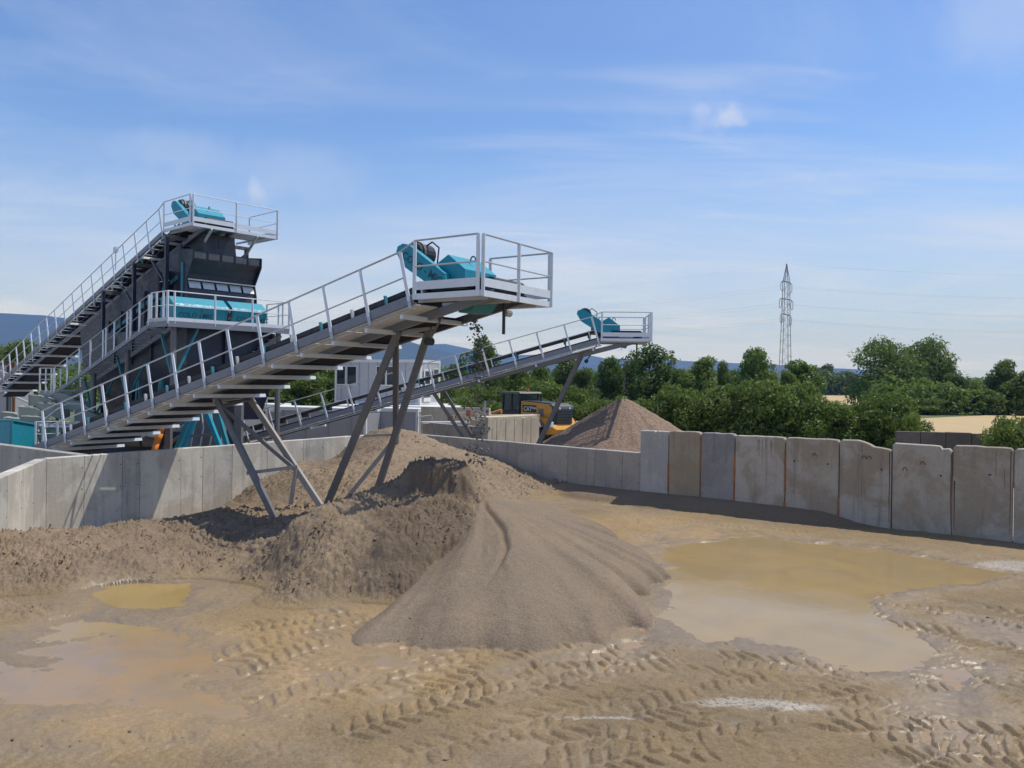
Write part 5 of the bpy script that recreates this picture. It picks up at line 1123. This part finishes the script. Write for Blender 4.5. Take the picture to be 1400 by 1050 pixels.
MB().abox(hp.x-3, hp.x+3, 210, 216, -.2, hp.z-.2).build('wall', 'white_paint', ho); MB().prism([Vector((hp.x-3.4, 209.6, hp.z-.3)), Vector((hp.x-3.4, 216.4, hp.z-.3)), Vector((hp.x-3.4, 213, hp.z+2.3))], (6.8, 0, 0)).build('roof', 'roof_red', ho)
def pylon():
    D = 262.; b = P(1073, 530, D); t = P(1077, 360, D); bx = Vector((b.x, D, -.2)); H_ = t.z; root = thing('lattice_pylon', bx, 'tall lattice power pylon above the trees', 'pylon')
    hw = lambda z: 1.75 + (0.9-1.75)*min(1, z/(H_*.72)) if z < H_*.86 else max(.06, .9*(H_-z)/(H_*.14))
    zs = [0] + [H_*k/26 for k in range(1, 26)] + [H_]
    for sx in (-1, 1):
        for sy in (-1, 1):
            mb = MB()
            for z0, z1 in zip(zs[:-1], zs[1:]): mb.bar(bx + Vector((sx*hw(z0), sy*hw(z0), z0)), bx + Vector((sx*hw(z1), sy*hw(z1), z1)), .17, .17, (1, 1, 0))
            mb.build('corner_leg', 'pylon_steel', root)
    for i, (z0, z1) in enumerate(zip(zs[:-2], zs[1:-1])):
        for sy in (-1, 1):
            s = 1 if (i % 2) else -1
            MB().bar(bx + Vector((-s*hw(z0), sy*hw(z0), z0)), bx + Vector((s*hw(z1), sy*hw(z1), z1)), .09, .09, (0, 1, 0)).build('diagonal', 'pylon_steel', root)
        MB().bar(bx + Vector((-hw(z1), -hw(z1), z1)), bx + Vector((hw(z1), -hw(z1), z1)), .08, .08).build('tie', 'pylon_steel', root)
    ends = []
    for z, w in ((H_*.865, 1.35), (H_*.735, 1.75), (H_*.62, 1.4)):
        z = z
        MB().bar(bx + Vector((-w, 0, z+.3)), bx + Vector((w, 0, z-.3)), .25, .30).build('cross_arm', 'pylon_steel', root)
        for s in (-1, 1):
            e = bx + Vector((s*(w+.15), 0, z - .3*s - .1))
            MB().path([e, e+Vector((-.35, 0, -.8)), e+Vector((-.35, 0, -2.6)), e+Vector((0, 0, -3.2)), e+Vector((.35, 0, -2.6)), e+Vector((.35, 0, -.8)), e], .10, 5).build('jumper_loop', 'pylon_steel', root); ends.append((e + Vector((0, 0, -1.6)), s, z))
    return bx, H_, ends
pbx, pH, pends = pylon()
lv = ['top', 'middle', 'lower']
for i, (e, s, z) in enumerate(pends + [(pbx + Vector((0, 0, pH)), 0, pH)]):
    nm = ('peak' if s == 0 else lv[i//2] + (' left' if s < 0 else ' right'))
    root = thing('power_line', e, f'thin power line strung through the {nm} arm of the pylon' if s else 'thin earth wire strung from the peak of the pylon', 'power line', 'overhead wires')
    for far, fz in ((Vector((-230, 420, 34)), -3), (Vector((330, 190, 40)), -2)):
        f_ = far + Vector((s*2.2, 0, (z - pH*.75)*.9)); pts = [e.lerp(f_, k/24) - UP*(4*9.0*(k/24)*(1-k/24)) for k in range(25)]
        MB().path(pts, .013, 4).build('span', 'wire_dark', root)

# ------------------------------------------------------------------ trees, hedges
def leaf_cloud(clumps, n, size, seed, flat=0.0, shell=.62):
    rg = np.random.default_rng(seed); c = np.array(clumps); vol = (c[:, 3]*c[:, 4]*c[:, 5])**(2/3); pk = rg.choice(len(c), n, p=vol/vol.sum())
    d = rg.normal(size=(n, 3)); d /= np.linalg.norm(d, axis=1)[:, None]; rad = shell + (1-shell)*rg.random(n)**.6; rad *= np.where(rg.random(n) < .05, 1.14, 1)
    bump = 1 + .16*np.sin(d[:, 0]*7+pk) * np.sin(d[:, 2]*6+pk*2.1) + .10*np.sin(d[:, 1]*13+pk*3)
    p = c[pk, :3] + d*c[pk, 3:6]*(rad*bump)[:, None]
    nr = d + rg.normal(size=(n, 3))*.75 + np.array([0, 0, .25]); nr /= np.linalg.norm(nr, axis=1)[:, None]
    a = np.cross(nr, rg.normal(size=(n, 3))); a /= np.linalg.norm(a, axis=1)[:, None]; b = np.cross(nr, a)
    s = size*rg.uniform(.55, 1.35, n)[:, None]
    V = np.stack([p - a*s, p - b*s*.42 + nr*s*.10, p + a*s, p + b*s*.42 + nr*s*.10], 1).reshape(-1, 3)
    return V, np.arange(4*n).reshape(n, 4)
def tree_proto(name, seed, h, w, mat, nleaf, leaf, trunk=.2, clump_n=14, low=.16, style='round'):
    rg = random.Random(seed); cl = []
    for i in range(clump_n):
        zz = low + (1-low)*((i+.5)/clump_n)
        if style == 'tall': prof = .45 + .5*math.sin(math.pi*min(1, zz*1.05))**.7
        elif style == 'bush': prof = .75 + .3*math.sin(math.pi*zz)
        else: prof = math.sin(math.pi*(.16 + .80*zz))**.65
        a = rg.uniform(0, 6.28); rr_ = w*.5*prof*rg.uniform(.35, .78); s = w*rg.uniform(.17, .29)*(1.05-.35*zz)
        cl.append((rr_*math.cos(a), rr_*math.sin(a), h*zz*.93, s*1.15, s*1.15, s*rg.uniform(.65, .95)*(h/w)**.3))
    cl.append((0, 0, h*.5, w*.30, w*.30, h*.36)); cl.append((rg.uniform(-.1, .1)*w, 0, h*.84, w*.17, w*.17, h*.14))
    V, Fq = leaf_cloud(cl, nleaf, leaf, seed)
    V[:, 2] = np.maximum(V[:, 2], .05)
    crown = np_mesh('crown', V, Fq, mat, False)
    mb = MB(); r0 = trunk
    mb.tube((0, 0, -.3), (rg.uniform(-.1, .1), 0, h*.3), r0, 8, r0*.75); mb.tube((0, 0, h*.28), (rg.uniform(-.3, .3), .1, h*.72), r0*.75, 7, r0*.25)
    for c in cl[:10]: mb.tube((0, 0, h*rg.uniform(.2, .45)), c[:3], r0*.38, 5, r0*.08)
    me = bpy.data.meshes.new('trunk'); me.from_pydata(mb.v, [], mb.f); me.materials.append(M['bark'])
    return crown, me, h, w
PROTO = {
 'round1': tree_proto('a', 1, 9, 8, 'leaf_dark', 10000, .26, .22, 16), 'round2': tree_proto('b', 2, 9, 8.5, 'leaf_mid', 10000, .26, .2, 16),
 'round3': tree_proto('c', 3, 10, 11, 'leaf_mid', 10000, .25, .3, 24), 'tall1': tree_proto('d', 4, 9, 6, 'leaf_mid', 8000, .24, .16, 14, .1, 'tall'),
 'tall2': tree_proto('e', 5, 9, 6.2, 'leaf_light', 8000, .24, .16, 14, .06, 'tall'), 'airy': tree_proto('f', 6, 9, 7.5, 'leaf_dark', 5200, .25, .2, 15, .22),
 'bush1': tree_proto('g', 7, 3.6, 3.6, 'leaf_hedge', 10500, .105, .07, 16, .08, 'bush'), 'bush2': tree_proto('h', 8, 3.6, 3.8, 'leaf_hedge', 10500, .105, .07, 18, .06, 'bush'),
 'bush3': tree_proto('i', 9, 3.6, 3.4, 'leaf_mid', 9500, .105, .07, 16, .08, 'bush'), 'bushl': tree_proto('j', 10, 3.6, 3.6, 'leaf_light', 9500, .11, .07, 16, .08, 'bush')}
def plant(kind, px, top, wpx, D, name, label, cat, group, seed):
    if name == 'tree' and px > 1180: D *= 1.22
    crown, trunk, h, w = PROTO[kind]; q = P(px, top, D); hz = q.z + .15; ws = wpx/FPX*D
    root = thing(name, Vector((q.x, D, -.14)), label, cat, group); rg = random.Random(seed)
    root.rotation_euler = (0, 0, rg.uniform(0, 6.28)); root.scale = (ws/w, ws/w, hz/h)
    for nm, me in (('crown', crown), ('trunk', trunk)): o = link(nm, me, root)
    return root
TREES = [('round2', 25, 466, 90, 66, 'bushy green tree behind the far left container'), ('round1', -40, 470, 80, 70, 'dark green tree cut off by the left picture edge'),
 ('airy', 662, 459, 66, 75, 'dark tree seen through the falling stones of the near conveyor'), ('round1', 772, 489, 52, 95, 'round dark tree right of the loader below the farther conveyor head'),
 ('round2', 835, 488, 46, 98, 'small round tree below the farther conveyor platform'), ('airy', 893, 470, 88, 92, 'dark open tree with a bare trunk left of the pale wheat strip'),
 ('round1', 868, 492, 44, 99, 'low dark tree left of the open dark tree'), ('tall2', 963, 486, 62, 82, 'light green upright tree between two dark trees'), ('tall1', 990, 494, 30, 84, 'slim green tree right of the light green upright one'),
 ('round2', 1030, 476, 70, 88, 'round green tree left of the pylon'), ('tall1', 1096, 493, 64, 86, 'green tree right of the pylon foot'), ('tall2', 1075, 505, 40, 83, 'bushy light tree at the pylon foot'),
 ('round1', 1133, 499, 34, 340, 'small dark tree far right of the pylon'), ('round1', 1158, 508, 40, 340, 'low dark tree beside the big walnut tree'),
 ('round3', 1212, 464, 104, 104, 'big spreading tree, left half of the large crown at right'), ('round3', 1264, 463, 94, 106, 'big spreading tree, right half of the large crown at right'), ('round2', 1290, 488, 44, 104, 'rounded tree leaning out right of the big crown'),
 ('round1', 1308, 512, 52, 96, 'dark low tree right of the big crown'), ('bushl', 1268, 545, 50, 92, 'light bush below the big crown'), ('round2', 1345, 532, 52, 94, 'low green bush tree above the wheat'),
 ('tall1', 1372, 492, 44, 96, 'upright tree near the right picture edge'), ('tall2', 1402, 505, 60, 93, 'light tree cut off by the right picture edge'), ('round2', 1425, 505, 60, 97, 'green tree just past the right picture edge'),
 ('round2', 705, 502, 60, 84, 'green tree above the loader cab'), ('round1', 620, 500, 52, 82, 'dark tree right of the site office'), ('round2', 740, 500, 50, 86, 'green tree behind the farther conveyor leg'), ('round1', 800, 505, 46, 90, 'dark tree between the two conveyor heads'),
 ('tall2', 925, 503, 44, 86, 'light green tree behind the middle of the hedge'), ('round1', 1000, 508, 60, 92, 'dark tree filling the gap left of the pylon'), ('round1', 1050, 512, 50, 95, 'dark tree behind the round tree by the pylon')]
for i, (k, px, top, w, D, lb) in enumerate(TREES): plant(k, px, top, w, D, 'tree', lb, 'tree', 'trees beyond the yard', 100+i)
HEDGE = [(790, 552, 60, 47), (822, 548, 70, 46), (860, 546, 66, 44.5), (898, 538, 80, 43.5), (940, 530, 80, 43), (975, 532, 84, 42.4), (1012, 524, 92, 42), (1050, 524, 92, 41.6), (1088, 526, 92, 41), (1125, 549, 92, 40.6), (1160, 552, 88, 40), (1200, 542, 84, 39), (1226, 540, 84, 38.2), (1240, 566, 50, 36.8),
         (618, 522, 66, 56), (655, 528, 66, 54), (690, 532, 62, 53), (728, 524, 66, 54), (762, 526, 66, 52), (795, 530, 60, 52), (640, 545, 60, 51), (680, 550, 60, 50), (745, 545, 66, 48.5)]
ORD = ['first', 'second', 'third', 'fourth', 'fifth', 'sixth', 'seventh', 'eighth', 'ninth', 'tenth', 'eleventh', 'twelfth', 'thirteenth']
for i, (px, top, w, D) in enumerate(HEDGE):
    lb = f'{ORD[i]} bush from the left in the long hedge behind the tall wall' if i < 13 else ('low light end bush of the long hedge beside the dark field wall' if i == 13 else f'{ORD[i-14]} bush of the green thicket behind the loader and bunker')
    plant(['bush1', 'bush2', 'bush3', 'bush1', 'bush2'][i % 5] if i != 13 else 'bushl', px, top, w, D, 'hedge_bush', lb, 'bush', 'hedge behind the walls', 300+i)
for i, (px, top, w, D) in enumerate([(350, 498, 80, 60), (395, 494, 84, 61), (440, 490, 84, 60), (470, 500, 70, 62), (415, 512, 80, 57), (365, 520, 80, 57), (310, 505, 80, 62)]):
    plant(['bush3', 'bush1', 'bush3', 'bush2'][i % 4], px, top, w, D, 'hedge_bush', f'{ORD[i]} dark bush of the tall thicket left of the site office', 'bush', 'thicket left of the office', 340+i)
for i, (px, top, w, D, lb) in enumerate([(1382, 571, 66, 31.5, 'bright leafy bush over the wall blocks at the right picture edge'), (1420, 576, 60, 31, 'leafy bush just past the right picture edge')]):
    plant('bushl' if i == 0 else 'bush2', px, top, w, D, 'garden_bush', lb, 'bush', None, 360+i)
# far woodland that reads as one mass
rg = np.random.default_rng(3); cl = []
for i in range(230):
    a = rg.uniform(-.62, .80); D = rg.uniform(330, 560); h = rg.uniform(6, 12); cl.append((a*D, D, h*.45, rg.uniform(6, 11), 5, h*.55))
V, Fq = leaf_cloud(cl, 46000, 1.0, 8, shell=.7); V[:, 2] = np.maximum(V[:, 2], -.1); tag(link('far_woodland', np_mesh('far_woodland', V, Fq, 'leaf_dark', False)), 'distant strip of woodland along the horizon', 'woodland', kind='stuff')
cl = []
for i in range(150):
    a = rg.uniform(-.60, .62); D = rg.uniform(112, 150); h = rg.uniform(3.2, 6.0); cl.append((a*D, D, h*.45, rg.uniform(2.5, 4.5), 2.5, h*.5))
cl = [c for c in cl if not (.36 < c[0]/c[1] < .46)]
V, Fq = leaf_cloud(cl, 42000, .42, 9, shell=.7); V[:, 2] = np.maximum(V[:, 2], -.1); tag(link('field_scrub', np_mesh('field_scrub', V, Fq, 'leaf_mid', False)), 'scrubby green field margin behind the nearer trees', 'scrub', kind='stuff')

# ------------------------------------------------------------------ hills and the air before them
def hills(name, prof, D, depth, amp, seed):
    px = np.linspace(-700, 2100, 420); yy = np.interp(px, [p[0] for p in prof], [p[1] for p in prof]); top = []
    for a, b in zip(px, yy): q = P(a, b, D); top.append((q.x, q.z))
    top = np.array(top); n = 60; V = []; s = np.linspace(0, 1, n)
    zt = np.maximum(top[:, 1], 2) + amp*.35*fbm(top[:, 0], top[:, 0]*0, 1/420., 4, seed=seed)
    for k in range(n):
        t = s[k]; y = D - depth*(1-t); sc = y/D
        spur = 1 + .30*fbm(top[:, 0]*sc + 300, np.full(420, y), 1/330., 4, .55, seed=seed+3)*(1-t)
        V.append(np.c_[top[:, 0], np.full(420, y), np.maximum(-.3, zt*(t**1.25)*spur - .3*(1-t))])
    V.append(np.c_[top[:, 0], np.full(420, D+400), np.full(420, -.3)]); V = np.vstack(V); n += 1
    ids = np.arange(n*420).reshape(n, 420); q = np.stack([ids[:-1, :-1], ids[:-1, 1:], ids[1:, 1:], ids[1:, :-1]], -1).reshape(-1, 4)
    return tag(link(name, np_mesh(name, V, q, 'forest_hill')), kind='structure')
hills('hills', [(-700, 440), (-200, 424), (0, 428), (60, 431), (100, 436), (200, 452), (300, 462), (400, 478), (450, 482), (480, 474), (520, 463), (545, 461), (580, 472), (620, 482), (700, 494), (800, 502), (900, 507), (1000, 511), (1200, 519), (2100, 535)], 4200, 1500, 22, 5)
hills('hills', [(-700, 460), (0, 452), (300, 474), (500, 480), (570, 472), (610, 470), (640, 476), (690, 487), (735, 485), (765, 480), (790, 484), (830, 491), (920, 491), (1000, 497), (1080, 500), (1180, 505), (1260, 513), (1400, 524), (2100, 536)], 6200, 1500, 26, 15)
hz = MB().abox(-6900, 6900, -2800, 6800, -1.4, 455).build('haze', 'forest_hill'); hz.data.materials.clear()
hm = bpy.data.materials.new('haze'); hm.use_nodes = True; T = NT(hm.node_tree)
vol = T.new('ShaderNodeVolumePrincipled'); vol.inputs['Color'].default_value = (0.14, 0.32, 1.0, 1); vol.inputs['Density'].default_value = 0.00014; vol.inputs['Anisotropy'].default_value = 0.0; vol.inputs['Absorption Color'].default_value = (1, 1, 1, 1)
T.new('ShaderNodeOutputMaterial', i_Volume=vol.outputs[0]); hz.data.materials.append(hm); tag(hz, 'pale summer haze over the plain', 'haze', kind='stuff')
